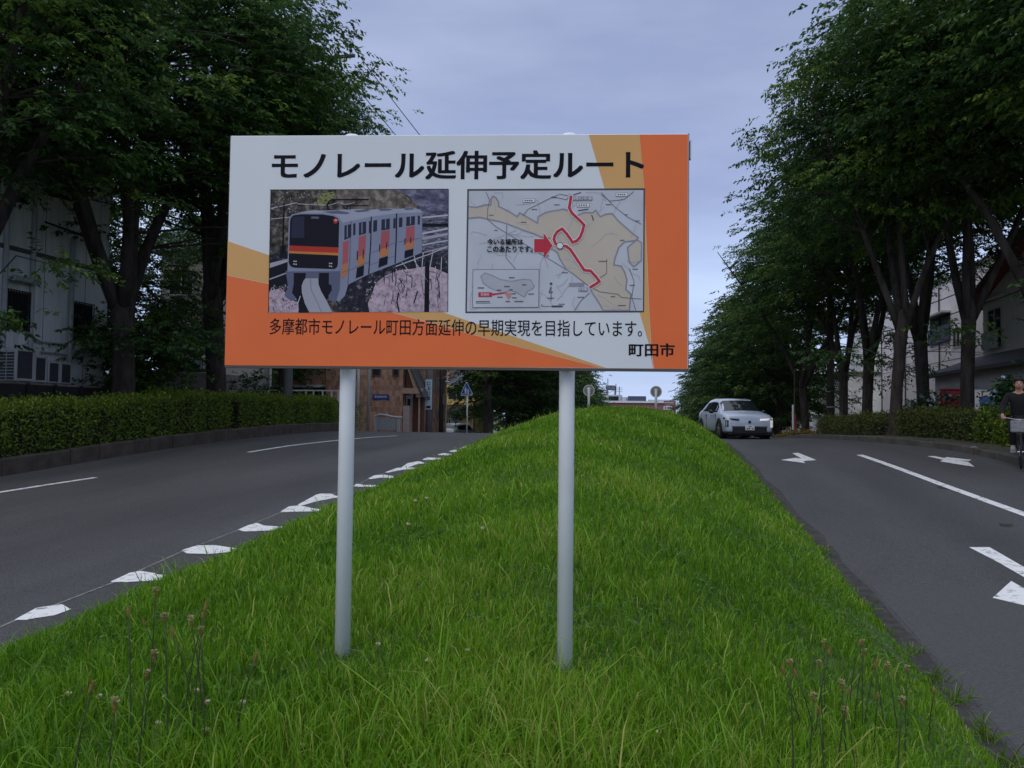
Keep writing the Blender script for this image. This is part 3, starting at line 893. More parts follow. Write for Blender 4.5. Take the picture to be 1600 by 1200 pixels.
# compass and scale
Ml(9, 6, 4, (645, 1040), (645, 1128)); Ml(10, 6, 4, (622, 1112), (664, 1112)); Ml(10, 6, 4, (645, 1040), (632, 1078), (656, 1074)); Mq(9, 6, (638, 1016), (652, 1016), (652, 1030), (638, 1030))
Ml(9, 6, 3, (588, 1150), (588, 1163), (720, 1163)); Mq(10, 6, (650, 1158), (714, 1158), (714, 1168), (650, 1168)); Mq(10, 6, (690, 1148), (730, 1148), (730, 1152), (690, 1152))
mp_.build('map_print', MM, board)
text('map_note_text', '今いる場所は', *Y(250, 745), *Y(470, 780), 17, INK, .032)
text('map_note_text', 'このあたりです。', *Y(250, 790), *Y(530, 826), 17, INK, .032)
text('map_station_text', '多摩センター駅', *Y(784, 484), *Y(897, 503), 17, MATS['map_white'], .01)
text('map_station_text', '町田駅', *Y(820, 1052), *Y(868, 1068), 17, MATS['map_white'], .01)
text('map_city_text', '町田市', *Y(212, 1081), *Y(262, 1098), 17, MATS['map_white'], .01)
# posts stand behind the panel
POST = M('post_white', (.78, .80, .82), .4, .05, 3, dirt=(.58, .59, .58))
for pxu in (540.5, 888.5):
    u = B(pxu, 400)[0]
    b = MB()
    yb = .040 + .038
    gx = BC.x + u * math.cos(BROT) - yb * math.sin(BROT); gy = BC.y + u * math.sin(BROT) + yb * math.cos(BROT)
    zb = TZ(gx, gy) - base_z - .15
    b.tube([(u, yb, zb), (u, yb, ZC + BH / 2 + .018)], .0375, 24)
    p = b.build('post', POST, board, True)
    b = MB()
    b.tube([(u, yb, ZC + BH / 2 + .016), (u, yb, ZC + BH / 2 + .028), (u, yb, ZC + BH / 2 + .035), (u, yb, ZC + BH / 2 + .038)], [.040, .040, .032, .012], 24)
    b.build('cap', POST, p, True)
    for zz in (ZC - .34, ZC + .34):
        b = MB()
        b.tube([(u, yb, zz - .02), (u, yb, zz + .02)], .043, 20)
        b.box((u - .05, .030, zz - .018), (u + .05, yb, zz + .018))
        b.build('bracket', ALU, p)
b = MB()
b.box((BW / 2 + .0085, -.02, ZC + .44), (BW / 2 + .014, .004, ZC + .53))
b.build('corner_latch', ALU, board)
# ------------------------------------------------------------------ trees
BARK = M('bark', (.046, .038, .034), .95, .5, 6, 1.0, stretch=(1, 1, .3), dirt=(.095, .085, .075), spec=.15)
LEAF_N = leafmat('leaf', (.027, .062, .021), (.066, .138, .032), (.165, .26, .04), .38)
LEAF_F = leafmat('leaf_far', (.027, .060, .021), (.062, .128, .032), (.145, .23, .04), .38)
def leaves(C, D, nrm, ln, wd):
    """one folded leaf quad per row: C base point, D direction, nrm face normal"""
    n = len(C)
    side = np.cross(D, nrm)
    side /= np.linalg.norm(side, axis=1)[:, None] + 1e-9
    V = np.empty((n, 4, 3), dtype=np.float32)
    V[:, 0] = C
    V[:, 1] = C + D * (ln * .45)[:, None] + side * (wd * .5)[:, None]
    V[:, 2] = C + D * ln[:, None] - nrm * (ln * .18)[:, None]
    V[:, 3] = C + D * (ln * .45)[:, None] - side * (wd * .5)[:, None]
    q = np.arange(n * 4, dtype=np.int32).reshape(n, 4)
    return V.reshape(-1, 3), q
def unit(a): return a / (np.linalg.norm(a, axis=1)[:, None] + 1e-9)
def sprays(cent, outw, tone, rg, n_spray, n_leaf, spread, flat_, slen, ln, wd):
    """layered fans of small leaves round each clump centre"""
    P, D, N_, T = [], [], [], []
    k = len(cent)
    ci = np.repeat(np.arange(k), n_spray)
    off = rg.normal(0, 1, (len(ci), 3)) * np.array([spread, spread, spread * flat_])
    base = cent[ci] + off
    dirs = unit(outw[ci] * .9 + off / spread * .55 + rg.normal(0, .35, (len(ci), 3)) + np.array([0, 0, -.12]))
    dirs[:, 2] *= .55
    dirs = unit(dirs)
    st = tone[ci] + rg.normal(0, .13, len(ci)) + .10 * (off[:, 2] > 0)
    si = np.repeat(np.arange(len(ci)), n_leaf)
    lf = np.tile(np.arange(n_leaf), len(ci))
    u = (lf + rg.random(len(lf))) / n_leaf
    d = dirs[si]
    sd = unit(np.cross(d, np.array([0, 0, 1.])) + 1e-6)
    sgn = np.where(lf % 2 == 0, 1., -1.)
    pos = base[si] + d * (u * slen)[:, None] + np.array([0, 0, -1.]) * (u ** 2 * slen * .30)[:, None] + rg.normal(0, .025, (len(si), 3))
    ld = unit(d * .55 + sd * sgn[:, None] * .8 + rg.normal(0, .28, (len(si), 3)) + np.array([0, 0, -.25]))
    nr = unit(np.array([0, 0, 1.]) + rg.normal(0, .38, (len(si), 3)))
    nr = unit(nr - ld * (nr * ld).sum(1)[:, None])
    L_ = ln * (.7 + .6 * rg.random(len(si)))
    V, q = leaves(pos, ld, nr, L_, L_ * wd)
    tn = np.repeat(np.clip(st[si] + rg.normal(0, .08, len(si)), 0, 1), 4)
    return V, q, tn
def zelkova(seed, H, R, fork, tr, clumps, leaf_ln, low=.0, n_spray=20, n_leaf=16, nl=5, twig=True, zb=None, tilt0=.24, hang=4):
    """vase shaped street tree: parts trunk (with its limbs) and crown"""
    r = random.Random(seed)
    rg = np.random.default_rng(seed)
    t = MB()
    lean = (r.uniform(-.25, .25), r.uniform(-.25, .25))
    pts = [(0, 0, -.3), (0, 0, .0), (lean[0] * .1, lean[1] * .1, .25), (lean[0] * .3, lean[1] * .3, fork * .4), (lean[0] * .7, lean[1] * .7, fork * .75), (lean[0], lean[1], fork), (lean[0], lean[1], fork + .22), (lean[0], lean[1], fork + .42)]
    t.tube(pts, [tr * 1.5, tr * 1.35, tr * 1.08, tr * .95, tr * .98, tr * 1.06, tr * .80, tr * .25], 14)
    nodes = []
    for k in range(nl):
        an = 2 * math.pi * (k + r.uniform(-.25, .25)) / nl
        tilt = r.uniform(tilt0, tilt0 + .24) if k else .05
        lr = tr * r.uniform(.48, .62)
        p = Vector((lean[0] + math.cos(an) * tr * .5, lean[1] + math.sin(an) * tr * .5, fork - .35))
        lp, lrad = [p.copy()], [lr]
        steps = 8
        ll = (H - fork) * r.uniform(.78, .95)
        d = Vector((math.cos(an) * math.sin(tilt), math.sin(an) * math.sin(tilt), math.cos(tilt)))
        for j in range(steps):
            d = (d + Vector((r.uniform(-.1, .1), r.uniform(-.1, .1), .02)) + Vector((math.cos(an), math.sin(an), 0)) * .035).normalized()
            p = p + d * ll / steps
            lp.append(p.copy())
            lrad.append(lr * (1 - (j + 1) / steps) ** .8 * .95 + .02)
            nodes.append((p.copy(), lrad[-1]))
        t.tube(lp, lrad, 9)
    # clump centres: outer shell of a domed crown, some inside
    C, Ow = [], []
    z0 = zb or fork * (1 - low) + .4
    guard = 0
    while len(C) < clumps and guard < 20000:
        guard += 1
        an = r.uniform(0, 2 * math.pi)
        hz = r.random() ** (.8 if low > .4 else .62)
        z = z0 + hz * (H - z0)
        prof = math.sin(math.pi * (.20 + .80 * hz) ** .92) ** .6 if hz < .999 else 0
        rad = R * prof * (.86 + .2 * math.sin(3 * an + seed) + .10 * math.sin(7 * an + 5 * hz + seed))
        f = math.sqrt(r.random()) if r.random() < .14 else r.uniform(.62, 1.0)
        c = Vector((math.cos(an) * rad * f, math.sin(an) * rad * f, z))
        if any((c - q).length < .86 for q in C):
            continue
        C.append(c)
        o = Vector((math.cos(an), math.sin(an), .25 * (hz - .3)))
        Ow.append(o.normalized())
        if twig:
            nd, nr_ = min(nodes, key=lambda q: (q[0] - c).length + max(0, q[0].z - c.z + .4) * 2)
            mid = nd.lerp(c, .5) + Vector((r.uniform(-.2, .2), r.uniform(-.2, .2), r.uniform(.0, .35)))
            rr_ = min(nr_ * .7, .045)
            t.tube([nd, mid, c + Vector(o) * .3], [rr_, rr_ * .6, .010], 5, cap=False)
    if low < .4:                                     # a few low sprays hang from the fork
        for k in range(hang):
            an = r.uniform(0, 6.283); rd = r.uniform(.8, 3.0); z = fork * r.uniform(.62, 1.1)
            c = Vector((math.cos(an) * rd, math.sin(an) * rd, z))
            t.tube([(lean[0], lean[1], fork * r.uniform(.6, .95)), (c.x * .5, c.y * .5, z + .25), tuple(c)], [.03, .018, .008], 5, cap=False)
            C.append(c); Ow.append(Vector((math.cos(an), math.sin(an), 0)))
    cent = np.array([tuple(c) for c in C]); ow = np.array([tuple(c) for c in Ow])
    tone = np.clip(rg.normal(.38, .17, len(C)) + .30 * (rg.random(len(C)) < .16), 0, 1)
    V, q, tn = sprays(cent, ow, tone, rg, n_spray, n_leaf, .62, .26, .52, leaf_ln, .50)
    return t, (V, q, tn)
PROT = []
def proto(seed, *a, mat_=None, **k):
    t, (V, q, tn) = zelkova(seed, *a, **k)
    root = thing('zelkova_tree', 'tree', 'tree', (0, -200, -50))
    t.build('trunk', BARK, root, True)
    npmesh('crown', V, q, mat_ or LEAF_N, tn, parent=root)
    PROT.append([root, False])
    return PROT[-1]
PA = [proto(3, 15.5, 5.4, 4.3, .33, 165, .168, low=-.42, n_spray=30, n_leaf=13), proto(8, 15.0, 5.6, 4.0, .31, 165, .168, low=-.42, n_spray=30, n_leaf=13), proto(15, 16.0, 5.2, 4.6, .34, 165, .168, low=-.42, n_spray=30, n_leaf=13)]
PC = [proto(41, 15.2, 5.2, 4.2, .25, 150, .168, low=-.6, zb=7.4, tilt0=.13, nl=4, hang=1, n_spray=30, n_leaf=13), proto(52, 15.6, 5.4, 3.9, .24, 150, .168, low=-.6, zb=7.0, tilt0=.15, nl=4, hang=2, n_spray=30, n_leaf=13)]
PB = [proto(21, 13.5, 5.0, 3.6, .30, 170, .20, low=.50, mat_=LEAF_F, n_leaf=14, n_spray=26), proto(34, 13.0, 5.2, 3.4, .30, 170, .20, low=.6, mat_=LEAF_F, n_leaf=14, n_spray=26)]
def tree(pr, x, y, rz, sc, label, group, z=None):
    z = GZ(x, y) + .15 if z is None else z
    if not pr[1]:
        o = pr[0]
        pr[1] = True
        o.location = (x, y, z); o.rotation_euler = (0, 0, rz); o.scale = sc if hasattr(sc, '__len__') else (sc,) * 3
        o['label'] = label; o['group'] = group
        return o
    return dup(pr[0], (x, y, z), rz, sc, label, group)
GL, GR = 'street trees behind the clipped hedge', 'street trees along the far pavement'
tree(PB[1], -25.5, 31.5, 1.1, (.9, .9, .8), 'leafy tree behind the block wall between the two thick trunks', 'trees behind the terrace', 2.6)
tree(PB[0], -24.0, 45, 2.5, 1.0, 'leafy tree rising behind the brick house', 'trees behind the terrace')
tree(PA[0], -16.6, 16.2, 2.2, (.92, .92, 1.0), 'leaning tree by the grey building, at the end of the hedge away from the board', GL, PY(16) + .3)
tree(PA[1], -16.5, 22.0, .6, (1.12, 1.12, 1.05), 'thick forked tree behind the hedge, just past the air conditioner units', GL, PY(22) + .3)
tree(PA[2], -16.3, 26.9, 4.0, (1.05, 1.05, 1.08), 'thickest straight tree behind the hedge, beside the orange edge of the board', GL, PY(27) + .3)
tree(PA[0], -16.2, 32.0, 1.0, (.92, .92, 1.0), 'tree behind the hedge in front of the white railing and brick house', GL, PY(32) + .3)
tree(PA[0], -11.8, 52, 0.4, (.9, .9, .9), 'street tree beside the blue pedestrian crossing sign', 'trees past the crest of the road')
tree(PB[1], -11.6, 58, 2.0, .95, 'tree just past the blue crossing sign, second in the row beyond the crest', 'trees past the crest of the road')
LT = 'dense dark street tree far down the road beyond the yellow house'
for i, (x, y, s_) in enumerate(((-11.8, 66, .95), (-12.0, 75, .95), (-12.2, 85, .9), (-12.4, 97, .9), (-12.6, 110, .85), (-12.9, 125, .82))):
    tree(PB[i % 2], x, y, i * 1.3, s_, LT, 'far trees beyond the yellow house')
tree(PC[0], 10.6, 18.6, 2.6, (1.0, 1.0, 1.0), 'street tree nearest the cyclist with its crown over the top corner', GR)
tree(PC[1], 9.9, 23.6, 3.6, (.95, .95, 1.0), 'street tree directly behind the cyclist and the hedge', GR)
tree(PC[0], 9.3, 28.0, 1.1, (.84, .84, .95), 'forked street tree between the red box and the blue and white sign', GR)
tree(PC[0], 9.5, 33.0, 5.0, (.95, .95, .95), 'street tree behind the hydrangea bush, left of the red box', GR)
tree(PC[1], 6.95, 27.2, .3, (.76, .76, .92), 'mottled street tree rooted at the kerb next to the low hedge', GR)
tree(PC[0], 9.0, 40.0, 2.0, (.98, .98, .92), 'stout street tree rising behind the low hedge past the traffic cone', GR)
tree(PC[0], 9.0, 45.0, 3.3, (.9, .9, .92), 'street tree close behind the utility pole', GR)
tree(PC[1], 8.0, 50.5, 4.4, (.95, .95, .9), 'street tree rising beside the striped red and white pole', GR)
tree(PB[0], 7.6, 60, 5.1, (1, 1, .95), 'street tree whose trunk stands directly beside the parked white car', GR)
RT = 'dense street tree far down the road behind the pale blue car'
for i, (x, y, s_) in enumerate(((7.0, 68, .98), (6.6, 76, .98), (6.2, 85, .95), (5.8, 95, .92), (5.4, 106, .9), (5.0, 118, .85))):
    tree(PB[(i + 1) % 2], x, y, 1 + i * 1.7, s_, RT, 'far trees behind the car')

# ------------------------------------------------------------------ hedges and shrubs
HLEAF = leafmat('hedge_leaf', (.062, .105, .015), (.165, .245, .024), (.28, .35, .045), .4)
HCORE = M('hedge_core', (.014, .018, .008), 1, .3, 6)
def hedge(name, label, prof, ys, path, n, ln, group=None, mat_=None, cat='hedge', bulge=.05):
    """clipped hedge: prof = (front offset, back offset, height fn); path(y) = x of the front foot"""
    rg = np.random.default_rng(len(label))
    f0, f1, hf, side = prof
    y0, y1 = ys
    root = thing(name, label, cat, (path(y0), y0, GZ(path(y0), y0)), 0, group)
    ox, oy, oz = root.location
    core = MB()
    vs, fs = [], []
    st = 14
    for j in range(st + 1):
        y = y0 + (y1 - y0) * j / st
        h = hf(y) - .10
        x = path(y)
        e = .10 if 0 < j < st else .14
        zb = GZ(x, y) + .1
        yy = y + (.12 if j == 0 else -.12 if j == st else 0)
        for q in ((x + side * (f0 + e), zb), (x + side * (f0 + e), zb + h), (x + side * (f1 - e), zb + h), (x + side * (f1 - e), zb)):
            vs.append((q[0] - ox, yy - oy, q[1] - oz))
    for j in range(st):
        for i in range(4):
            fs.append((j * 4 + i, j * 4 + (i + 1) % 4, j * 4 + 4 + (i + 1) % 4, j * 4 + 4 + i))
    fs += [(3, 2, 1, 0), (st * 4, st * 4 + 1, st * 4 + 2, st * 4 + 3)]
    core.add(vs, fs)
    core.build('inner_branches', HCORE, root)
    P, Nn = [], []
    per = []
    for _ in range(n):
        y = y0 + (y1 - y0) * rg.random()
        h = hf(y)
        wdt = f1 - f0
        tot = h * 1.5 + wdt
        c = rg.random() * (tot + .12 * (h + wdt))
        x = path(y)
        bl = bulge * math.sin(y * 2.3) + bulge * math.sin(y * 5.1 + 1) + bulge * .8 * math.sin(y * 11.7)
        if c < h:
            zz = h * (rg.random() ** .8); p = (x + side * (f0 - bl * .6 + .18 * max(0, zz / h - .75) * 1.2), y, zz); nn = (-side, 0, .3)
        elif c < h + wdt:
            p = (x + side * (f0 + wdt * rg.random()), y, h + bl + .05 * rg.normal()); nn = (0, 0, 1)
        elif c < tot:
            p = (x + side * f1, y, h * rg.random()); nn = (side, 0, .3)
        else:
            e_ = y0 if rg.random() < .5 else y1
            p = (x + side * (f0 + wdt * rg.random()), e_, h * rg.random()); nn = (0, -1 if e_ == y0 else 1, .2)
        P.append((p[0] - ox, p[1] - oy, GZ(x, p[1]) + .12 + p[2] - oz)); Nn.append(nn)
    P = np.array(P); Nn = np.array(Nn, dtype=float)
    P += rg.normal(0, .045, P.shape)
    d = unit(Nn * .55 + rg.normal(0, .55, P.shape) + np.array([0, 0, .30]))
    nr = unit(Nn + rg.normal(0, .6, P.shape) + np.array([0, 0, .5]))
    nr = unit(nr - d * (nr * d).sum(1)[:, None])
    L_ = ln * (.6 + .8 * rg.random(len(P)))
    V, q = leaves(P, d, nr, L_, L_ * .5)
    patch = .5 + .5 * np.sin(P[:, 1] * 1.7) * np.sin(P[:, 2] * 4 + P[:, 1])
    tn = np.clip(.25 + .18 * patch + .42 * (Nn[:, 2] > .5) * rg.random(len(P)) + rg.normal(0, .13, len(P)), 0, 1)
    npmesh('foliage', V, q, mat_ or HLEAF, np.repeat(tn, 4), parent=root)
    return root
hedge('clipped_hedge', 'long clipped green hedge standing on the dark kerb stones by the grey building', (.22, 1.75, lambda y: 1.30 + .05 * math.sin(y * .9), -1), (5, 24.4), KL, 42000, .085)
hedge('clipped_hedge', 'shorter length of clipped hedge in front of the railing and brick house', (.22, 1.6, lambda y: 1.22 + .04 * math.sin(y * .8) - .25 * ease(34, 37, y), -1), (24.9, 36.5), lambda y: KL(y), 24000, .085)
HL2 = leafmat('hedge_leaf_dull', (.040, .058, .013), (.100, .125, .024), (.18, .195, .045), .32)
hedge('low_hedge', 'low clipped hedge at the kerb below the red box and blue-white sign', (.75, 2.3, lambda y: .74 + .05 * math.sin(y * 2), 1), (22.7, 26.5), KR, 9000, .07, 'low hedges at the kerb', HL2)
hedge('low_hedge', 'low rounded hedge past the traffic cone at the foot of two trees', (.6, 2.0, lambda y: .62 + .10 * math.sin(y * 1.1), 1), (27.9, 37.5), KR, 11000, .075, 'low hedges at the kerb', HL2)
hedge('low_hedge', 'bushier tall end of hedge beside the cyclist', (.8, 2.3, lambda y: .72 + .12 * math.sin(y * 2.5), 1), (18.6, 22.4), KR, 12000, .085, 'low hedges at the kerb', HLEAF, bulge=.12)
DRY = leafmat('dry_leaf', (.10, .070, .015), (.20, .14, .03), (.30, .22, .05), .2)
hedge('ground_shrub', 'low yellow-brown shrub bed beside the striped pole and traffic cone', (.2, 1.6, lambda y: .26 + .05 * math.sin(y * 3), 1), (42.5, 49), KR, 3500, .09, None, DRY, 'shrub')
def bush(label, loc, r, n, ln, mat_, flowers=0, group=None, name='bush', cat='bush', seed=1, fcol=None):
    rg = np.random.default_rng(seed)
    root = thing(name, label, cat, loc, 0, group)
    cl = rg.normal(0, 1, (26, 3)); cl = unit(cl) * (.55 + .45 * rg.random((26, 1))); cl[:, 2] = np.abs(cl[:, 2])
    cl = cl * np.array(r) + np.array([0, 0, .12])
    ow = unit(cl * np.array([1, 1, .4]))
    V, q, tn = sprays(cl, ow, np.clip(rg.normal(.42, .2, 26), 0, 1), rg, max(2, n // (26 * 10)), 10, min(r) * .32, .7, .30, ln, .55)
    npmesh('foliage', V, q, mat_, tn, parent=root)
    st = MB()
    for k in range(7):
        c = cl[k * 3]
        st.tube([(0, 0, -.05), (c[0] * .4, c[1] * .4, c[2] * .6), tuple(c)], [.02, .014, .006], 5)
    st.build('stems', BARK, root)
    if flowers:
        for k in range(flowers):
            a = rg.uniform(0, 6.28); e_ = rg.uniform(.15, 1.2)
            c = np.array([math.cos(a) * math.cos(e_) * r[0], math.sin(a) * math.cos(e_) * r[1], math.sin(e_) * r[2] + .1]) * 1.03
            fb = MB()
            for j in range(16):
                d = rg.normal(0, 1, 3); d /= np.linalg.norm(d)
                p = Vector(c) + Vector(d) * .055
                tdir = Vector(d).orthogonal().normalized(); t2 = Vector(d).cross(tdir)
                fb.poly([p + tdir * .028, p + t2 * .028, p - tdir * .028, p - t2 * .028], 0)
            fb.ball(c, .045, 0, 6, 4)
            fb.build('flower_head', fcol, root)
    return root
HYD = leafmat('hydrangea_leaf', (.018, .050, .022), (.040, .100, .035), (.08, .16, .05), .25)
HFL = M('hydrangea_flower', (.42, .52, .68), .8, .25, 20)
p = at(1463, 645, 29.3)
bush('round hydrangea bush with pale blue flower heads beside the red box', (p.x, p.y, GZ(p.x, p.y) + .25), (1.15, 1.0, 1.35), 5200, .13, HYD, 26, 'hydrangea bushes', 'hydrangea_bush', 'bush', 3, HFL)
p = at(1588, 640, 20.6)
bush('hydrangea bush with blue flowers standing next to the cyclist', (p.x, p.y, GZ(p.x, p.y) + .25), (.62, .62, 1.5), 3600, .13, HYD, 18, 'hydrangea bushes', 'hydrangea_bush', 'bush', 4, HFL)
p = at(395, 590, 32.5)
bush('leafy green shrub at the lower left corner of the board by the brick house', (p.x, p.y, PY(p.y) + .3), (.7, .7, 1.9), 3600, .14, HYD, 0, None, 'shrub', 'shrub', 5)
p = at(258, 600, 27.5)
bush('dark tall shrub between the two thick trees', (p.x - 1.2, p.y, PY(p.y) + .3), (1.7, 1.6, 4.6), 20000, .15, LEAF_N, 0, None, 'shrub', 'shrub', 6)
for i, (x, y) in enumerate(((3.6, 78), (4.6, 84), (3.4, 92))):
    bush('dark rounded bush far behind the pale blue car', (x, y, GZ(x, y)), (2.6, 3, 3.6), 5200, .30, LEAF_F, 0, 'bushes behind the car', 'bush', 'bush', 20 + i)
for i, (x, y) in enumerate(((-8.6, 64), (-8.8, 74), (-9.2, 86))):
    bush('dark bush under the far trees past the crossing sign', (x - 1.5, y, GZ(x, y)), (1.8, 3, 3.2), 4200, .28, LEAF_F, 0, 'bushes under the far trees', 'bush', 'bush', 30 + i)

# ------------------------------------------------------------------ grass on the mound
GMAT = leafmat('grass_blade', (.058, .150, .008), (.180, .370, .014), (.38, .40, .09), .4, .5)
def grass():
    rg = np.random.default_rng(5)
    xs, ys = [], []
    bands = [(1.6, 3.2, 4300), (3.2, 4.6, 4000), (4.6, 6.5, 2700), (6.5, 9, 1700), (9, 13, 1000), (13, 19, 620), (19, 27, 420), (27, 36, 330)]
    for a, c, den in bands:
        n = int((c - a) * 8.3 * den)
        xs.append(rg.uniform(-6.6, 2.3, n)); ys.append(rg.uniform(a, c, n))
    x = np.concatenate(xs); y = np.concatenate(ys)
    lt = np.interp(y, [5, 11, 16, 25, 33], [-5.02, -5.06, -5.07, -5.19, -5.21]); rt = np.interp(y, [5, 12, 22, 33], [1.93, 1.89, 1.74, 1.56])
    edge = .05 * np.sin(y * 4.1) + .04 * np.sin(y * 9.7 + 1) + rg.normal(0, .05, len(y))
    ok = (x > lt + .03 + edge) & (x < rt - .05 + edge)
    # thin worn earth round the post feet
    x, y = x[ok], y[ok]
    lt, rt = lt[ok], rt[ok]
    d = np.sqrt(x ** 2 + y ** 2)
    c_, hw = (lt + rt) / 2, (rt - lt) / 2
    s = np.clip(np.abs((x - c_) / hw), 0, 1)
    tt = np.clip((y - 31.5) / 6.5, 0, 1)
    z = np.where(y < 18, .068 * y, .068 * y - .00245 * np.clip(y - 18, 0, 26.1) ** 2) + (.97 + .03 * (lambda q: q * q * (3 - 2 * q))(np.clip((y - 6) / 10, 0, 1))) * (1 - s ** 2.6) * (1 - tt * tt * (3 - 2 * tt)) + .03
    n = len(x)
    clump = np.sin(x * 2.3 + 1.2 * np.sin(y * 1.1)) * np.sin(y * 1.9 + 1.5 * np.sin(x * 1.3))
    fine = np.sin(x * 9.1 + 2 * np.sin(y * 5)) * np.sin(y * 8.3 + x * 2)
    h = (.100 + .024 * clump + .02 * fine) * (.55 + .75 * rg.random(n)) + .05 * np.clip((4.4 - d) / 1.5, 0, 1)
    tall = rg.random(n) < .02
    h = np.where(tall, h * 1.9, h)
    h = h * np.clip(1.2 - .75 * s ** 4, .35, 1.1)
    for u_ in (540.5, 888.5):                       # cropped short round the posts
        uu = B(u_, 400)[0]
        pd = np.hypot(x - (BC.x + uu * math.cos(BROT) - .078 * math.sin(BROT)), y - (BC.y + uu * math.sin(BROT) + .078 * math.cos(BROT)))
        h = h * np.clip(.55 + pd * 1.2, .55, 1)
    w_ = 1.2 * np.interp(d, [2.5, 4, 8, 15, 30], [.0052, .0058, .009, .015, .026]) * (.7 + .6 * rg.random(n))
    an = rg.uniform(0, 2 * np.pi, n)
    bend = h * np.abs(rg.normal(.30, .28, n)) + tall * h * .35
    bd = rg.uniform(0, 2 * np.pi, n)
    bx, by = np.cos(bd) * bend, np.sin(bd) * bend
    wx, wy = np.cos(an) * w_ / 2, np.sin(an) * w_ / 2
    V = np.empty((n, 7, 3), dtype=np.float32)
    def lv(k, f, wf, hf):
        V[:, k] = np.stack([x + bx * f - wx * wf, y + by * f - wy * wf, z + h * hf], 1)
        V[:, k + 1] = np.stack([x + bx * f + wx * wf, y + by * f + wy * wf, z + h * hf], 1)
    lv(0, 0, 1, 0); lv(2, .18, .95, .45); lv(4, .58, .62, .82)
    V[:, 6] = np.stack([x + bx * 1.15, y + by * 1.15, z + h * (1 - .25 * (bend / h) ** 2)], 1)
    i = np.arange(n, dtype=np.int32)[:, None] * 7
    Q = np.concatenate([i + np.array([[0, 1, 3, 2]], dtype=np.int32), i + np.array([[2, 3, 5, 4]], dtype=np.int32)])
    Tt = i + np.array([[4, 5, 6]], dtype=np.int32)
    big = np.sin(x * .9 + 2 * np.sin(y * .37)) * np.sin(y * .55 + 1.3 * np.sin(x * .8))
    dry = rg.random(n) < np.clip(.05 + .07 * clump + .07 * big, .01, 1)
    tn = np.clip(.36 + .12 * big + .14 * clump + .08 * fine + rg.normal(0, .20, n), 0, .78)
    tn = np.where(dry, .9 + .1 * rg.random(n), tn)
    o = npmesh('grass', V.reshape(-1, 3), Q, GMAT, np.repeat(tn, 7), Tt)
    o['kind'] = 'stuff'
    o['label'] = 'long green grass covering the mound between the two roads'
    return o
grass()
def trefoils():
    """patches of clover leaves low in the grass"""
    rg = np.random.default_rng(77)
    P = []
    for k in range(34):
        cx, cy = rg.uniform(-5, 1.7), 2.3 + 9 * rg.random() ** 1.6
        m_ = rg.integers(30, 90)
        P.append(np.stack([cx + rg.normal(0, .22, m_), cy + rg.normal(0, .22, m_)], 1))
    P = np.concatenate(P)
    ok = [XL(p[1]) + .3 < p[0] < XR(p[1]) - .3 for p in P]
    P = P[np.array(ok)]
    z = np.array([TZ(p[0], p[1]) for p in P]) + rg.uniform(.06, .13, len(P))
    base = np.column_stack([P, z])
    b3 = np.repeat(base, 3, 0)
    an = np.repeat(rg.uniform(0, 6.28, len(P)), 3) + np.tile([0, 2.1, 4.2], len(P))
    D = unit(np.stack([np.cos(an), np.sin(an), rg.uniform(-.1, .35, len(an))], 1))
    nr = unit(np.array([0, 0, 1.]) - D * D[:, 2:3])
    V, q = leaves(b3, D, nr, rg.uniform(.016, .026, len(an)), np.full(len(an), .017))
    o = npmesh('clover_leaves', V, q, leafmat('clover_leaf', (.05, .13, .025), (.09, .22, .035), (.16, .30, .06), .3), np.repeat(np.clip(rg.normal(.5, .2, len(an)), 0, 1), 4))
    o['kind'] = 'stuff'
    o['label'] = 'patches of small clover leaves low in the long grass'
trefoils()
# ------------------------------------------------------------------ buildings
def gbox(root, name, lo, hi, mat_, mi=0, label=None):
    o = root.location
    b = MB()
    b.box(tuple(lo[i] - o[i] for i in range(3)), tuple(hi[i] - o[i] for i in range(3)))
    return b.build(name, mat_, root, label=label)
def window_x(root, x, y0, y1, z0, z1, frame, pane, bars=0, side=1, mull=1, depth=.06):
    """window in a wall facing +x (side=1)"""
    o = root.location
    b = MB()
    f = .05
    X0, X1 = (x - .02 * side - o.x, x + depth * side - o.x)
    lo, hi = min(X0, X1), max(X0, X1)
    for a in ((y0, y1, z0, z0 + f), (y0, y1, z1 - f, z1), (y0, y0 + f, z0 + f, z1 - f), (y1 - f, y1, z0 + f, z1 - f)):
        b.box((lo, a[0] - o.y, a[2] - o.z), (hi, a[1] - o.y, a[3] - o.z))
    for k in range(mull):
        yy = y0 + (y1 - y0) * (k + 1) / (mull + 1)
        b.box((lo, yy - f / 2 - o.y, z0 + f - o.z), (hi - .01 * side if side > 0 else hi, yy + f / 2 - o.y, z1 - f - o.z))
    w_ = b.build('window', frame, root)
    b = MB()
    xp = x + .012 * side - o.x
    b.box((min(xp, xp + .008 * side), y0 + f - o.y, z0 + f - o.z), (max(xp, xp + .008 * side), y1 - f - o.y, z1 - f - o.z))
    b.build('pane', pane, w_)
    if bars:
        b = MB()
        xb = x + (depth + .05) * side - o.x
        for k in range(bars + 1):
            yy = y0 + (y1 - y0) * k / bars
            b.box((xb - .012, yy - .012 - o.y, z0 - .03 - o.z), (xb + .012, yy + .012 - o.y, z1 + .03 - o.z))
        for zz in (z0 - .03, (z0 + z1) / 2, z1 + .03):
            b.box((xb - .014, y0 - .03 - o.y, zz - .014 - o.z), (xb + .014, y1 + .03 - o.y, zz + .014 - o.z))
        b.build('grille', MATS['dark_metal'], w_)
    return w_
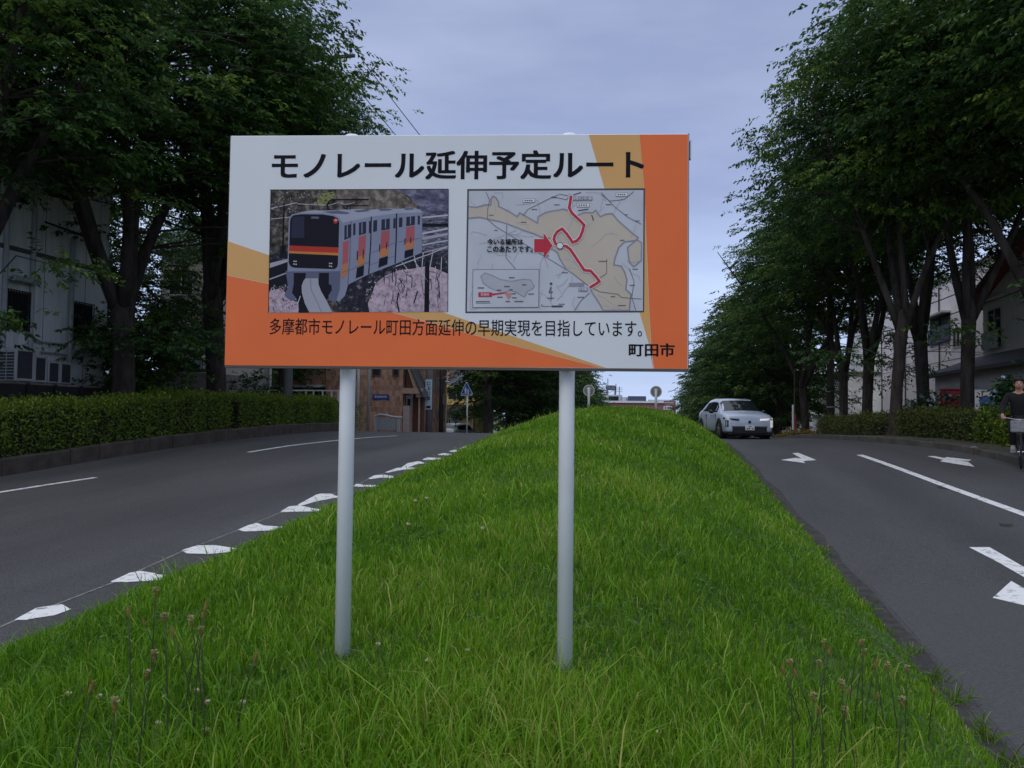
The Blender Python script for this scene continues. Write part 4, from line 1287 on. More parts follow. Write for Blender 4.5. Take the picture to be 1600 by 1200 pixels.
def window_y(root, y, x0, x1, z0, z1, frame, pane, mull=1, depth=.06):
    """window in a wall facing -y"""
    o = root.location
    b = MB()
    f = .06
    for a in ((x0, x1, z0, z0 + f), (x0, x1, z1 - f, z1), (x0, x0 + f, z0 + f, z1 - f), (x1 - f, x1, z0 + f, z1 - f)):
        b.box((a[0] - o.x, y - depth - o.y, a[2] - o.z), (a[1] - o.x, y + .02 - o.y, a[3] - o.z))
    for k in range(mull):
        xx = x0 + (x1 - x0) * (k + 1) / (mull + 1)
        b.box((xx - f / 2 - o.x, y - depth + .01 - o.y, z0 + f - o.z), (xx + f / 2 - o.x, y + .02 - o.y, z1 - f - o.z))
    w_ = b.build('window', frame, root)
    b = MB()
    b.box((x0 + f - o.x, y - .025 - o.y, z0 + f - o.z), (x1 - f - o.x, y - .012 - o.y, z1 - f - o.z))
    b.build('pane', pane, w_)
    return w_
M('dark_metal', (.025, .025, .028), .5, .15, 8, metal=.5)
DARKPANE = glass('dark_pane')
GREYWALL = M('grey_panel_wall', (.80, .82, .82), .75, .08, 2.2, .08, stretch=(1, 6, .5), dirt=(.54, .54, .52))
PIPE = M('pipe_grey', (.36, .38, .39), .55, .1, 5)
DARKROOF = M('dark_roof', (.055, .055, .06), .8, .2, 4, .2)
TRIM = M('pale_trim', (.50, .51, .51), .6, .08, 4)
# --- the big grey building on the left
X = -19.5
c = onx(165, 560, X)
y1 = c.y
zt = onx(120, 250, X).z
plot = 3.25
gb = thing('office_building', 'grey panelled building with barred windows and pipes behind the near hedge', 'building', (X - 5, 15, 1.2))
o = gb.location
b = MB()
b.box((X - 10 - o.x, 3 - o.y, 0), (X - o.x, y1 - o.y, zt - o.z))
b.build('wall', GREYWALL, gb)
b = MB()
ze = onx(126, 207, X + .8).z
for q in ([(X + .8, ze), (X + .8, ze + .22), (X - 5, ze + 2.4), (X - 5, ze + 2.1)], [(X - 10.8, ze), (X - 10.8, ze + .22), (X - 5, ze + 2.4), (X - 5, ze + 2.1)]):
    b.prism([(x - o.x, 2.2 - o.y, z - o.z) for x, z in q], (0, y1 + .9 - 2.2, 0))
b.build('roof', DARKROOF, gb)
b = MB()
b.box((X - 9.9 - o.x, 2.9 - o.y, zt - o.z), (X - .02 - o.x, y1 - .02 - o.y, ze + .5 - o.z))
b.build('gable_band', M('band_grey', (.20, .205, .20), .8, .1, 3), gb)
b = MB()
b.tube([(X + .86 - o.x, 2.2 - o.y, ze + .1 - o.z), (X + .86 - o.x, y1 + .9 - o.y, ze + .1 - o.z)], .07, 8)
b.build('gutter_pipe', PIPE, gb)
for px, py, z_ in ((5, 384, 0), (100, 250, 1)):
    q = onx(px, py, X)
    zz = q.z if not z_ else zt - .12
    gbox(gb, 'floor_band', (X - .01, 3, zz - .07), (X + .035, y1 - .01, zz + .07), M('band_dark', (.09, .09, .095), .8, .1, 3))
for k in range(12):
    yy = 3.8 + k * 1.82
    if yy < y1 - .2:
        gbox(gb, 'panel_joint', (X - .01, yy - .008, 1.3), (X + .006, yy + .008, zt - .2), MATS['band_dark'])
def wpx(px0, py0, px1, py1):
    a, d = onx(px0, py0, X), onx(px1, py1, X)
    return a.y, d.y, d.z, a.z
for q, bars in (((4, 452, 41, 516), 9), ((111, 472, 141, 532), 8), ((20, 300, 38, 318), 5)):
    ya, yb, za, zb = wpx(*q)
    window_x(gb, X, ya, yb, za, zb, M('bronze_frame', (.05, .045, .045), .5, .1, 6), DARKPANE, bars)
for y_ in (6.5, 9.5, 12.6):
    for z_ in (4.6, 7.9, 10.2):
        window_x(gb, X, y_, y_ + 1.5, z_ - .5, z_ + .6, MATS['bronze_frame'], DARKPANE, 7)
q = onx(5, 434, X); q2 = onx(42, 446, X)
b = MB()
b.tube([(X + .35 - o.x, q.y - o.y, q.z - o.z), (X + .35 - o.x, q2.y + .1 - o.y, q.z - o.z)], .09, 8)
b.box((X - o.x, q.y - o.y, q.z - .03 - o.z), (X + .35 - o.x, q2.y + .1 - o.y, q.z + .03 - o.z))
b.build('awning', PIPE, gb)
for px, za, zb in ((45, plot, zt - .2), (107, plot, 8.2), (2, plot, zt - .2)):
    q = onx(px, 500, X)
    b = MB()
    b.tube([(X + .09 - o.x, q.y - o.y, za - o.z), (X + .09 - o.x, q.y - o.y, zb - o.z)], .075, 10)
    b.build('downpipe', PIPE, gb)
q = onx(50, 533, X); q2 = onx(103, 541, X); q3 = onx(118, 544, X)
for k, (ya, yb, zz) in enumerate(((q.y, q2.y, q.z), (q.y + .3, q2.y, q.z - .32), (q3.y, y1 - .2, q3.z - .1))):
    b = MB()
    b.tube([(X + .07 - o.x, ya - o.y, zz - o.z), (X + .07 - o.x, yb - o.y, zz - o.z)], .035, 8)
    b.build('conduit', PIPE, gb)
gbox(gb, 'junction_box', (X, q3.y - .12, q3.z - .25), (X + .16, q3.y + .14, q3.z + .12), TRIM)
# raised plot, its wall and the air conditioners
pl = MB()
pl.box((-40, 2, .0), (-18.02, 29.5, plot))
struct(pl.build('raised_terrace', CONC))
fw = MB()
for k in range(20):
    fw.box((-17.96, 5 + k * 1.05, PY(5 + k) + .2), (-17.90, 5.99 + k * 1.05, plot - .06))
for k in range(21):
    fw.box((-17.90, 4.96 + k * 1.05, PY(5 + k) + .2), (-17.84, 5.03 + k * 1.05, plot - .02))
t = thing('dark_fence', 'low dark board fence between the hedge and the air conditioners', 'fence', (0, 0, 0))
fw.build('boards', M('fence_dark', (.022, .021, .021), .8, .3, 6), t)
def aircon(px0, px1, pyt, h, label, louvre, dep=.42):
    a, d = onx(px0, pyt, X + 1.05), onx(px1, pyt, X + 1.05)
    ww = max(.5, d.y - a.y)
    zt_ = a.z
    t = thing('air_conditioner', label, 'air conditioner', (X + .55, (a.y + d.y) / 2, plot), 0, 'air conditioners on the terrace')
    hh = zt_ - plot
    b = MB()
    b.bbox((-dep / 2, -ww / 2, .06), (dep / 2, ww / 2, hh), .015)
    b.build('casing', M('aircon_white', (.50, .51, .50), .5, .05, 4, dirt=(.36, .34, .31)), t)
    b = MB()
    b.box((dep / 2 + .001, -ww * .40, hh * .14), (dep / 2 + .010, ww * .30, hh * .92))
    b.build('fan_grille', M('grille_dark', (.055, .06, .07), .6, .2, 30), t)
    b = MB()
    if louvre:
        for k in range(9):
            z0 = .1 + (hh - .2) * k / 9
            b.box((-dep * .42, -ww / 2 - .012, z0), (-.02, -ww / 2 - .002, z0 + (hh - .2) / 9 * .72))
            b.box((.02, -ww / 2 - .012, z0), (dep * .42, -ww / 2 - .002, z0 + (hh - .2) / 9 * .72))
        b.build('side_louvres', MATS['grille_dark'], t)
    else:
        b.box((-dep * .3, -ww / 2 - .010, hh * .2), (dep * .3, -ww / 2 - .002, hh * .85))
        b.build('side_panel', MATS['grille_dark'], t)
    for s in (-1, 1):
        b = MB()
        b.box((-dep / 2, s * ww * .35 - .05, 0), (dep / 2, s * ww * .35 + .05, .06))
        b.build('foot', CONC, t)
    return t
aircon(34, 66, 543, 1.4, 'tall air conditioner with black side louvres, by the pipes of the grey wall', True, .62)
aircon(69, 87, 555, 1.2, 'tall air conditioner second along the grey wall, next to the louvred one', False)
aircon(91, 106, 564, .9, 'small air conditioner at the foot of the downpipe', False)
aircon(108, 126, 566, .9, 'small air conditioner below the barred window, last of the row', False)

# --- house with the blue-green roof, seen between the trees
hz = thing('tiled_house', 'pale house with blue-green ribbed roof seen between two thick tree trunks', 'house', (-27, 38, 1.5))
o = hz.location
a, d = ony(238, 392, 36), ony(320, 340, 36)
x0_, x1_ = a.x - .4, d.x + 1.0
ze_ = a.z
b = MB(); b.box((x0_ + .5 - o.x, 36.6 - o.y, 0), (x1_ - .5 - o.x, 42 - o.y, ze_ - o.z)); b.build('wall', M('house_cream', (.42, .40, .36), .8, .08, 3), hz)
b = MB()
zr = ony(280, 345, 39.2).z
b.prism([(x0_ - o.x, 36.0 - o.y, ze_ - o.z), (x0_ - o.x, 36.0 - o.y, ze_ + .15 - o.z), (x0_ - o.x, 39.2 - o.y, zr - o.z), (x0_ - o.x, 42.5 - o.y, ze_ + .15 - o.z), (x0_ - o.x, 42.5 - o.y, ze_ - o.z)], (x1_ - x0_, 0, 0))
n_ = int((x1_ - x0_) / .28)
for k in range(n_ + 1):
    x = x0_ + (x1_ - x0_) * k / n_
    b.tube([(x - o.x, 35.98 - o.y, ze_ + .17 - o.z), (x - o.x, 39.2 - o.y, zr + .02 - o.z)], .035, 5)
b.build('roof', M('teal_roof', (.10, .165, .175), .6, .2, 6, .2), hz)
gbox(hz, 'ridge_cap', (x0_, 39.05, zr - .05), (x1_, 39.35, zr + .14), MATS['teal_roof'])
for k in range(2):
    window_y(hz, 36.6, x0_ + 1 + k * 2.2, x0_ + 2.4 + k * 2.2, ze_ - 2.2, ze_ - .9, TRIM, DARKPANE)
# --- block wall with a car parked on the lot behind
pw = thing('block_wall', 'pinkish block wall under the parked car between the thick tree trunks', 'wall', (-21, 33, 1.5))
o = pw.location
zc = ony(280, 583, 33).z
BLK = patternmat('pink_block', [(.40, .33, .30), (.34, .29, .27)], mortar=(.25, .22, .2), bw=.42, rh=.20)
xa, xb = ony(243, 590, 33).x - .6, ony(318, 590, 33).x + .7
gbox(pw, 'blockwork', (xa, 33, .9), (xb, 33.2, zc), BLK)
gbox(pw, 'coping', (xa - .03, 32.96, zc), (xb + .03, 33.24, zc + .05), TRIM)
lot = MB(); lot.box((xa - 4, 33.2, .5), (xb, 37.5, zc - .02)); struct(lot.build('parking_terrace', PAVE))
zlot = zc - .02

# --- the brick house under the board
BRK = patternmat('mottled_brick', [(.72, .40, .26), (.36, .17, .115)], mortar=(.50, .36, .28), bw=.19, rh=.30, vary=.6, ms=.014)
BRK2 = patternmat('red_brick', [(.20, .075, .05), (.14, .055, .04)], mortar=(.10, .07, .06), bw=.21, rh=.07, vary=.4)
TANB = M('tan_beam', (.42, .28, .20), .7, .12, 5)
YB = 43.0
def bx(px, py=620): return ony(px, py, YB).x
def bz(px, py): return ony(px, py, YB).z
bh = thing('brick_house', 'mottled brick house with steep gabled porch at the left of the road', 'house', (bx(600), YB, PY(YB) - .3))
o = bh.location
zg = o.z
XL_, XD, XR_ = bx(556), bx(629), bx(657)
b = MB(); b.box((XL_ - o.x, 0, 0), (XD - o.x, 9, bz(560, 480) - o.z)); b.build('wall', BRK, bh)
x_l2 = bx(385)
b = MB(); b.box((x_l2 - o.x, 1.2, bz(450, 602) - o.z), (XL_ - .02 - o.x, 9, bz(450, 520) - o.z)); b.build('upper_wall', BRK, bh)
b = MB(); b.box((bx(498) - o.x, .9, 0), (XL_ - .03 - o.x, 9, bz(500, 520) - o.z)); b.build('corner_wall', BRK, bh)
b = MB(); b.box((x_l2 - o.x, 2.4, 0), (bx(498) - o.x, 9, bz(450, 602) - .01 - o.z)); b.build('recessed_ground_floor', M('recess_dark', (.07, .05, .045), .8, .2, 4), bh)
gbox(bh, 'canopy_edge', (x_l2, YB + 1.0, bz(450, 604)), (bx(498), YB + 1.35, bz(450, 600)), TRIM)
# porch with the steep gable
zL = bz(640, 608)
gx0, gx1 = bx(632), bx(656)
peak = (gx0 - .2, bz(632, 556))
b = MB()
b.prism([(gx0 - o.x, .25, zL - o.z), (gx1 - o.x, .25, zL - o.z), (gx0 - o.x, .25, bz(634, 562) - o.z)], (0, 1.2, 0))
b.build('gable', BRK2, bh)
b = MB()
b.prism([(gx0 - .05 - o.x, .0, bz(633, 560) - o.z), (gx0 - .05 - o.x, .0, bz(633, 552) - o.z), (gx1 + .12 - o.x, .0, zL - .45 - o.z), (gx1 - .2 - o.x, .0, zL - .45 - o.z)], (0, .24, 0))
b.build('barge_board', TANB, bh)
b = MB()
b.prism([(gx0 - .05 - o.x, -.1, bz(633, 552) + .02 - o.z), (gx0 - .05 - o.x, -.1, bz(633, 550) - o.z), (gx1 + .26 - o.x, -.1, zL - .45 - o.z), (gx1 + .12 - o.x, -.1, zL - .45 - o.z)], (0, 1.5, 0))
b.build('roof', DARKROOF, bh)
gbox(bh, 'lintel', (bx(628), YB - .08, bz(640, 615)), (gx1 + .1, YB + .3, bz(640, 606.5)), TANB)
gbox(bh, 'porch_pillar', (bx(630), YB + .0, zg), (bx(640), YB + .4, bz(640, 634)), M('pinkish_render', (.40, .31, .28), .8, .1, 4))
gbox(bh, 'porch_wall', (bx(640), YB + .6, zg), (gx1, YB + .9, bz(640, 615)), BRK2)
gbox(bh, 'porch_post', (bx(653.5), YB + .05, zg), (bx(655), YB + .2, bz(655, 615)), TANB)
dr = gbox(bh, 'door', (bx(631), YB + .42, bz(633, 633)), (bx(640), YB + .5, bz(635, 617)), M('door_pale', (.34, .33, .32), .6, .1, 5))
dp = MB(); dp.box((bx(633) - o.x, .40, bz(635, 633) - o.z), (bx(638) - o.x, .415, bz(635, 623) - o.z)); dp.build('pane', DARKPANE, dr)
window_y(bh, YB, bx(581), bx(594.5), bz(590, 588), bz(590, 568), M('brown_frame', (.10, .07, .055), .5, .1, 6), DARKPANE, 0)
window_y(bh, YB, bx(613), bx(623), bz(620, 588), bz(620, 568), MATS['brown_frame'], DARKPANE, 0)
window_y(bh, YB + 2.4, bx(470), bx(486), bz(470, 625), bz(470, 608), MATS['brown_frame'], DARKPANE, 1)
gbox(bh, 'flat_roof', (x_l2 - .3, YB + .7, bz(450, 520)), (XD + .1, YB + 9.2, bz(450, 516)), DARKROOF)
pt = thing('name_plate', 'small blue plate with white letters fixed on the brick wall', 'plate', (bx(595), YB - .03, bz(595, 620)))
b = MB(); b.bbox((-.48, -.02, -.15), (.48, .03, .15), .008); b.build('plate', M('plate_blue', (.04, .07, .26), .5, .05, 5), pt)
b = MB()
for k in range(7):
    b.box((-.33 + k * .10, -.023, -.05 + .02 * (k % 2)), (-.26 + k * .10, -.0205, .06 - .015 * (k % 3)))
b.build('lettering', TRIM, pt)
# arched notice board in front
nb = thing('notice_board', 'grey arched notice board on two legs before the brick wall', 'notice board', (bx(617), YB - 1.2, PY(YB - 1.2)))
hh = ony(617, 648, YB - 1.2).z - nb.location.z
for s in (-1, 1):
    b = MB(); b.box((s * .66 - .08, -.06, -.2), (s * .66 + .08, .06, hh - .1 - (.12 if s > 0 else 0))); b.build('leg', PIPE, nb)
b = MB(); b.box((-.58, -.03, hh - .85), (.50, .03, hh - .22)); b.build('panel', M('notice_grey', (.30, .32, .34), .5, .1, 6), nb)
b = MB()
arc = [(-.78, hh - .28), (-.70, hh - .1), (-.45, hh - .0), (-.1, hh - .03), (.3, hh - .12), (.86, hh - .16)]
b.tube([(x, 0, z) for x, z in arc], .065, 8)
b.build('arched_top', PIPE, nb)
# railing of the brick house forecourt
rw = thing('white_railing', 'white metal railing beside the tree trunk in front of the brick house', 'railing', (bx(460), 40, PY(40)))
o = rw.location
xa, xb = ony(352, 615, 40).x, ony(530, 615, 40).x
zt_ = ony(470, 609, 40).z; zb_ = ony(470, 633, 40).z
b = MB(); b.box((xa - o.x, -.04, zt_ - .07 - o.z), (xb - o.x, .04, zt_ - o.z)); b.box((xa - o.x, -.03, zb_ - o.z), (xb - o.x, .03, zb_ + .06 - o.z)); b.build('rails', M('railing_white', (.60, .62, .63), .5, .05, 5), rw)
for px in (362, 478, 490, 504, 518, 529, 352, 400, 420, 440):
    x = ony(px, 615, 40).x
    b = MB(); b.box((x - .035 - o.x, -.035, -.3), (x + .035 - o.x, .035, zt_ - .07 - o.z)); b.build('baluster', MATS['railing_white'], rw)
for k, (px, lb) in enumerate(((559, 'thin white pole in front of the brick wall, close by the board post'), (575.5, 'grey pole in front of the brick wall above the hedge end'), (409, 'white pole at the left end of the white railing'), (421, 'pale square pole beside the white railing'))):
    yy = 41.2
    x = ony(px, 640, yy).x
    t = thing('thin_pole', lb, 'pole', (x, yy, PY(yy) - .2), 0, 'thin poles by the brick house')
    zz = bz(px, 500) - t.location.z
    b = MB(); b.tube([(0, 0, 0), (0, 0, zz)], .075, 10); b.build('shaft', MATS['railing_white'] if k != 1 else PIPE, t, True)
    b = MB(); b.tube([(0, 0, zz), (0, 0, zz + .05)], .085, 10); b.build('cap', PIPE, t, True)

# --- yellow house past the crest
YY = 72.0
def yx(px, py=620): return ony(px, py, YY).x
def yz(px, py): return ony(px, py, YY).z
yh = thing('yellow_house', 'yellow house with dark slate roof and pale garage door beyond the crest', 'house', (yx(700), YY, PY(YY) - .3))
o = yh.location
YEL = M('yellow_render', (.68, .50, .17), .8, .1, 3)
b = MB(); b.box((yx(655) - o.x, 0, 0), (yx(742) - o.x, 8, yz(700, 604) - o.z)); b.build('wall', YEL, yh)
b = MB(); b.prism([(yx(650) - o.x, -.7, yz(700, 605) - o.z), (yx(650) - o.x, -.7, yz(700, 602) - o.z), (yx(650) - o.x, 4, yz(700, 560) - o.z), (yx(650) - o.x, 8.7, yz(700, 602) - o.z), (yx(650) - o.x, 8.7, yz(700, 605) - o.z)], (yx(748) - yx(650), 0, 0)); b.build('roof', M('slate_roof', (.075, .075, .095), .7, .35, 9, .3), yh)
gbox(yh, 'eave_trim', (yx(650), YY - .74, yz(700, 606)), (yx(748), YY - .71, yz(700, 602.5)), YEL)
b = MB(); b.box((yx(679) - o.x, -.1, yz(690, 593) - o.z), (yx(702) - o.x, 3, yz(690, 556) - o.z)); b.build('dormer', M('dormer_tan', (.36, .23, .17), .8, .1, 4), yh)
window_y(yh, YY - .1, yx(681), yx(697), yz(690, 591), yz(690, 572), MATS['brown_frame'], DARKPANE, 0)
window_y(yh, YY, yx(700), yx(727), yz(710, 625), yz(710, 606.5), YEL, DARKPANE, 1)
window_y(yh, YY, yx(658), yx(667), yz(660, 625), yz(660, 609), MATS['brown_frame'], DARKPANE, 1)
b = MB(); b.prism([(yx(695) - o.x, -1.6, yz(700, 651) - o.z), (yx(695) - o.x, -1.6, yz(700, 640) - o.z), (yx(695) - o.x, 0, yz(700, 632) - o.z), (yx(695) - o.x, 0, yz(700, 651) - o.z)], (yx(730) - yx(695), 0, 0)); b.build('porch_canopy', M('canopy_brown', (.045, .032, .03), .8, .2, 5), yh)
gbox(yh, 'garage_door', (yx(705), YY - .04, o.z), (yx(722), YY + .02, yz(710, 652)), M('garage_white', (.40, .42, .44), .6, .05, 3))
window_y(yh, YY, yx(697), yx(705), yz(700, 669), yz(700, 654), TRIM, DARKPANE, 1)
gbox(yh, 'corner_pillar', (yx(736), YY - .5, o.z), (yx(742), YY + .1, yz(740, 633)), M('pillar_brown', (.20, .13, .12), .8, .15, 4))
gbox(yh, 'dark_bay', (yx(657), YY - .3, yz(660, 609)), (yx(668), YY - .08, yz(660, 604.5)), DARKROOF)
# --- red-brown hall far beyond the mound
YH = 150.0
def hx(px, py=630): return ony(px, py, YH).x
def hzz(px, py): return ony(px, py, YH).z
fh = thing('far_hall', 'far red-brown building with white roof edge and rooftop tank beyond the mound', 'building', (hx(1000), YH, -4))
o = fh.location
RED = M('red_brown_wall', (.26, .115, .115), .8, .12, .8)
b = MB(); b.box((hx(900) - o.x, 0, 0), (hx(1036) - o.x, 16, hzz(1000, 629.5) - o.z)); b.build('wall', RED, fh)
gbox(fh, 'roof_edge', (hx(898), YH - .4, hzz(1000, 629.6)), (hx(1037), YH + 16, hzz(1000, 626.5)), M('far_white', (.62, .63, .66), .6, .05, 2))
wz = MB(); wz.box((hx(1036.2) - o.x, .5, 0), (hx(1056) - o.x, 14, hzz(1040, 629) - o.z)); wz.build('annex', RED, fh)
gbox(fh, 'annex_white_band', (hx(1036.2), YH + .3, hzz(1040, 640.5)), (hx(1050), YH + .49, hzz(1040, 634)), MATS['far_white'])
gbox(fh, 'annex_roof', (hx(1012), YH + 3, hzz(1040, 626.5)), (hx(1056), YH + 14, hzz(1040, 624)), M('far_grey', (.40, .42, .46), .7, .1, 2))
for k in range(3):
    xw = 1039 + k * 3.6
    window_y(fh, YH + .3, hx(xw), hx(xw + 2.4), hzz(1040, 640), hzz(1040, 635), MATS['far_white'], DARKPANE, 0)
gbox(fh, 'penthouse', (hx(941), YH + 3, hzz(950, 626.5)), (hx(968), YH + 9, hzz(950, 616)), MATS['far_grey'])
gbox(fh, 'penthouse_window', (hx(949), YH + 2.94, hzz(950, 625.5)), (hx(965), YH + 2.99, hzz(950, 618.5)), DARKPANE)
gbox(fh, 'cooling_unit', (hx(980), YH + 2, hzz(990, 626.5)), (hx(1008), YH + 7, hzz(990, 618.5)), M('unit_blue', (.045, .06, .10), .6, .15, 2))
gbox(fh, 'cooling_unit', (hx(971), YH + 2.5, hzz(990, 626.5)), (hx(978), YH + 6, hzz(990, 620)), MATS['far_grey'])
b = MB()
zz0, zz1, zz2 = hzz(950, 616), hzz(950, 608), hzz(950, 601)
for sx in (945, 958):
    for yy in (3.4, 6):
        b.tube([(hx(sx) - o.x, yy, zz0 - o.z), (hx(sx) - o.x, yy, zz1 - o.z)], .12, 6)
b.tube([(hx(945) - o.x, 3.4, zz0 - o.z), (hx(958) - o.x, 3.4, zz1 - o.z)], .07, 6)
b.build('tank_stand', MATS['far_grey'], fh)
b = MB(); b.bbox((hx(944) - o.x, 3, zz1 - o.z), (hx(959.5) - o.x, 6.4, zz2 - o.z), .15); b.build('water_tank', M('tank_grey', (.12, .13, .16), .6, .3, 1.5), fh)
for sx, pyt in ((947, 590), (960, 598), (965.5, 603)):
    b = MB(); b.tube([(hx(sx) - o.x, 4, hzz(sx, 617) - o.z), (hx(sx) - o.x, 4, hzz(sx, pyt) - o.z)], .07, 5)
    if sx > 960:
        for k in range(3):
            zc_ = hzz(sx, pyt + 2 + k * 3) - o.z
            b.box((hx(sx) - .6 - o.x, 3.97, zc_ - .03), (hx(sx) + .6 - o.x, 4.03, zc_ + .03))
    b.build('antenna', MATS['dark_metal'], fh)

# --- right-hand buildings
XP = 17.0
PINK = M('pink_render', (.80, .74, .75), .8, .06, 2, dirt=(.62, .57, .575))
ap = thing('apartment_block', 'large pale pinkish apartment block with dark balcony behind the street trees', 'building', (XP + 5, 45, 1.0))
o = ap.location
ya, yb = 35.0, onx(1378, 560, XP).y
ztop = onx(1420, 468, XP).z
b = MB(); b.box((0 - 5, ya - o.y, 0), (6, yb - o.y, ztop - o.z)); b.build('wall', PINK, ap)
gbox(ap, 'parapet', (XP - .08, ya - .1, ztop), (XP + 11.1, yb + .1, ztop + .25), M('parapet_grey', (.36, .33, .33), .7, .08, 3))
for pz in (556, 575):
    zz = onx(1425, pz, XP).z
    gbox(ap, 'wall_joint', (XP - .012, ya, zz - .02), (XP - .001, yb, zz + .02), M('joint_grey', (.2, .19, .19), .8, .1, 3))
p0, p1 = onx(1485, 488, XP), onx(1454, 540, XP)
gbox(ap, 'balcony_recess', (XP - .03, p0.y, p1.z), (XP - .002, p1.y, p0.z), M('recess_black', (.018, .018, .022), .8, .2, 3))
gbox(ap, 'balcony_panel', (XP - .16, p0.y - .05, p1.z), (XP - .06, p1.y + .05, p1.z + 1.0), M('balcony_blue', (.05, .06, .10), .6, .1, 4))
gbox(ap, 'balcony_hood', (XP - .5, p0.y - .1, p0.z), (XP, p1.y + .1, p0.z + .12), MATS['parapet_grey'])
for py_ in (37, 47, 52):
    for z_ in (3.8, 6.9):
        if py_ < yb - 2:
            window_x(ap, XP, py_, py_ + 1.3, z_, z_ + 1.2, TRIM, DARKPANE, 0, -1)
for k, px in enumerate((1416, 1470)):
    q = onx(px, 600, XP)
    b = MB(); b.tube([(-5.07, q.y - o.y, .2), (-5.07, q.y - o.y, ztop - o.z - .2)], .05, 8); b.build('downpipe', M('pipe_brown', (.07, .055, .05), .6, .1, 5), ap)
b = MB()
q0 = onx(1378, 560, XP)
gbox(ap, 'dark_corner_pilaster', (XP - .06, q0.y - .12, 1.2), (XP + .02, q0.y + .05, ztop - .1), MATS['pipe_brown'])
# grey house farther along
XG = 15.0
gh = thing('grey_house', 'pale grey two-storey house with brown shutter behind the utility pole', 'house', (XG + 4, 62, PY(60) - .3))
o = gh.location
y0_, y1_ = onx(1318, 620, XG).y, onx(1270, 620, XG).y
zt2 = onx(1272, 596, XG).z
b = MB(); b.box((-4, y0_ - o.y, 0), (4, y1_ - o.y, zt2 - o.z)); b.build('wall', M('house_grey', (.66, .66, .64), .8, .07, 2.5, dirt=(.38, .37, .36)), gh)
b = MB(); b.box((-2.5, y0_ - o.y, zt2 - o.z), (4, y0_ + 5 - o.y, onx(1300, 500, XG + 1).z - o.z)); b.build('upper_storey', MATS['house_grey'], gh)
gbox(gh, 'floor_band', (XG - .06, y0_ - .05, onx(1290, 652, XG).z - .1), (XG + .01, y1_, onx(1290, 652, XG).z + .1), MATS['band_dark'])
gbox(gh, 'eave', (XG - .5, y0_ - .3, zt2), (XG + 4.4, y1_ + .3, zt2 + .18), DARKROOF)
pq = onx(1286, 618, XG), onx(1294, 645, XG)
gbox(gh, 'shutter', (XG - .08, pq[1].y, pq[1].z), (XG - .002, pq[0].y, pq[0].z), M('shutter_brown', (.24, .19, .17), .7, .1, 6))
pq = onx(1278, 585, XG), onx(1290, 595, XG)
for (a, c_, e_, f_) in ((1310, 592, 1318, 612), (1312, 574, 1316, 588)):
    A, D_ = onx(a, c_, XG), onx(e_, f_, XG)
    window_x(gh, XG, D_.y, A.y, D_.z, A.z, TRIM, DARKPANE, 0, -1, 0)
# white building with dark bands, far
wb = thing('white_office', 'distant white office with dark window bands beyond the striped pole', 'building', (22, 100, PY(100) - .5))
A, D_ = ony(1228, 577, 95), ony(1244, 604, 95)
o = wb.location
b = MB(); b.box((A.x - 2 - o.x, 95 - o.y, 0), (A.x + 9 - o.x, 104 - o.y, A.z - o.z)); b.build('wall', M('office_white', (.58, .59, .62), .7, .05, 2), wb)
for k in range(3):
    zz = A.z - .9 - k * 1.6
    gbox(wb, 'window_band', (A.x - 1.8, 94.93, zz - .45), (A.x + 8.8, 94.99, zz), DARKPANE)
# house with red tiles at the right edge
XT = 14.5
rh = thing('red_tiled_house', 'cream house with red tiled roof at the right edge above the hedge', 'house', (XT + 4, 30, 1.6))
o = rh.location
CRM = M('house_render', (.64, .60, .55), .8, .07, 3)
ya, yb = 24.0, onx(1536, 500, XT).y
zE = onx(1545, 462, XT).z
b = MB(); b.box((-4, ya - o.y, 0), (4, yb - o.y, zE - o.z)); b.build('wall', CRM, rh)
b = MB()
b.prism([(-4, ya - o.y, zE - o.z), (-4, yb - o.y, zE - o.z), (-4, (ya + yb) / 2 - o.y, zE + 2.6 - o.z)], (8, 0, 0)); b.build('gable_wall', CRM, rh)
TILE = M('red_tile', (.30, .06, .05), .6, .3, 5, .3)
b = MB()
for s, ye in ((0, ya - .7), (1, yb + .7)):
    ym = (ya + yb) / 2
    rows = 11
    for k in range(rows):
        f0, f1 = k / rows, (k + 1) / rows
        y0a, y1a = ye + (ym - ye) * f0, ye + (ym - ye) * f1
        z0a, z1a = zE - .5 + 3.25 * f0, zE - .5 + 3.25 * f1
        b.prism([(-4.7, y0a - o.y, z0a - o.z), (-4.7, y0a - o.y, z0a + .13 - o.z), (-4.7, y1a - o.y, z1a + .05 - o.z), (-4.7, y1a - o.y, z1a - .02 - o.z)], (9.4, 0, 0))
b.build('roof', TILE, rh)
b = MB(); b.tube([(-4.75, (ya + yb) / 2 - o.y, zE + 2.85 - o.z), (4.75, (ya + yb) / 2 - o.y, zE + 2.85 - o.z)], .16, 8); b.build('ridge_tiles', TILE, rh)
for s, ye in ((0, ya - .7), (1, yb + .7)):
    b = MB()
    b.prism([(-4.76, ye - o.y, zE - .62 - o.z), (-4.76, ye - o.y, zE - .40 - o.z), (-4.76, (ya + yb) / 2 - o.y, zE + 2.85 - o.z), (-4.76, (ya + yb) / 2 - o.y, zE + 2.6 - o.z)], (.06, 0, 0)); b.build('barge_board', MATS['recess_dark'], rh)
A, D_ = onx(1566, 478, XT), onx(1545, 546, XT)
window_x(rh, XT, A.y, D_.y, D_.z, A.z, M('pale_frame', (.45, .45, .45), .5, .05, 5), DARKPANE, 0, -1)
b = MB(); b.prism([(-4, A.y - .2 - o.y, A.z + .25 - o.z), (-4, A.y - .2 - o.y, A.z + .6 - o.z), (-4.7, A.y - .2 - o.y, A.z + .25 - o.z)], (0, D_.y - A.y + .4, 0)); b.build('window_hood', CRM, rh)
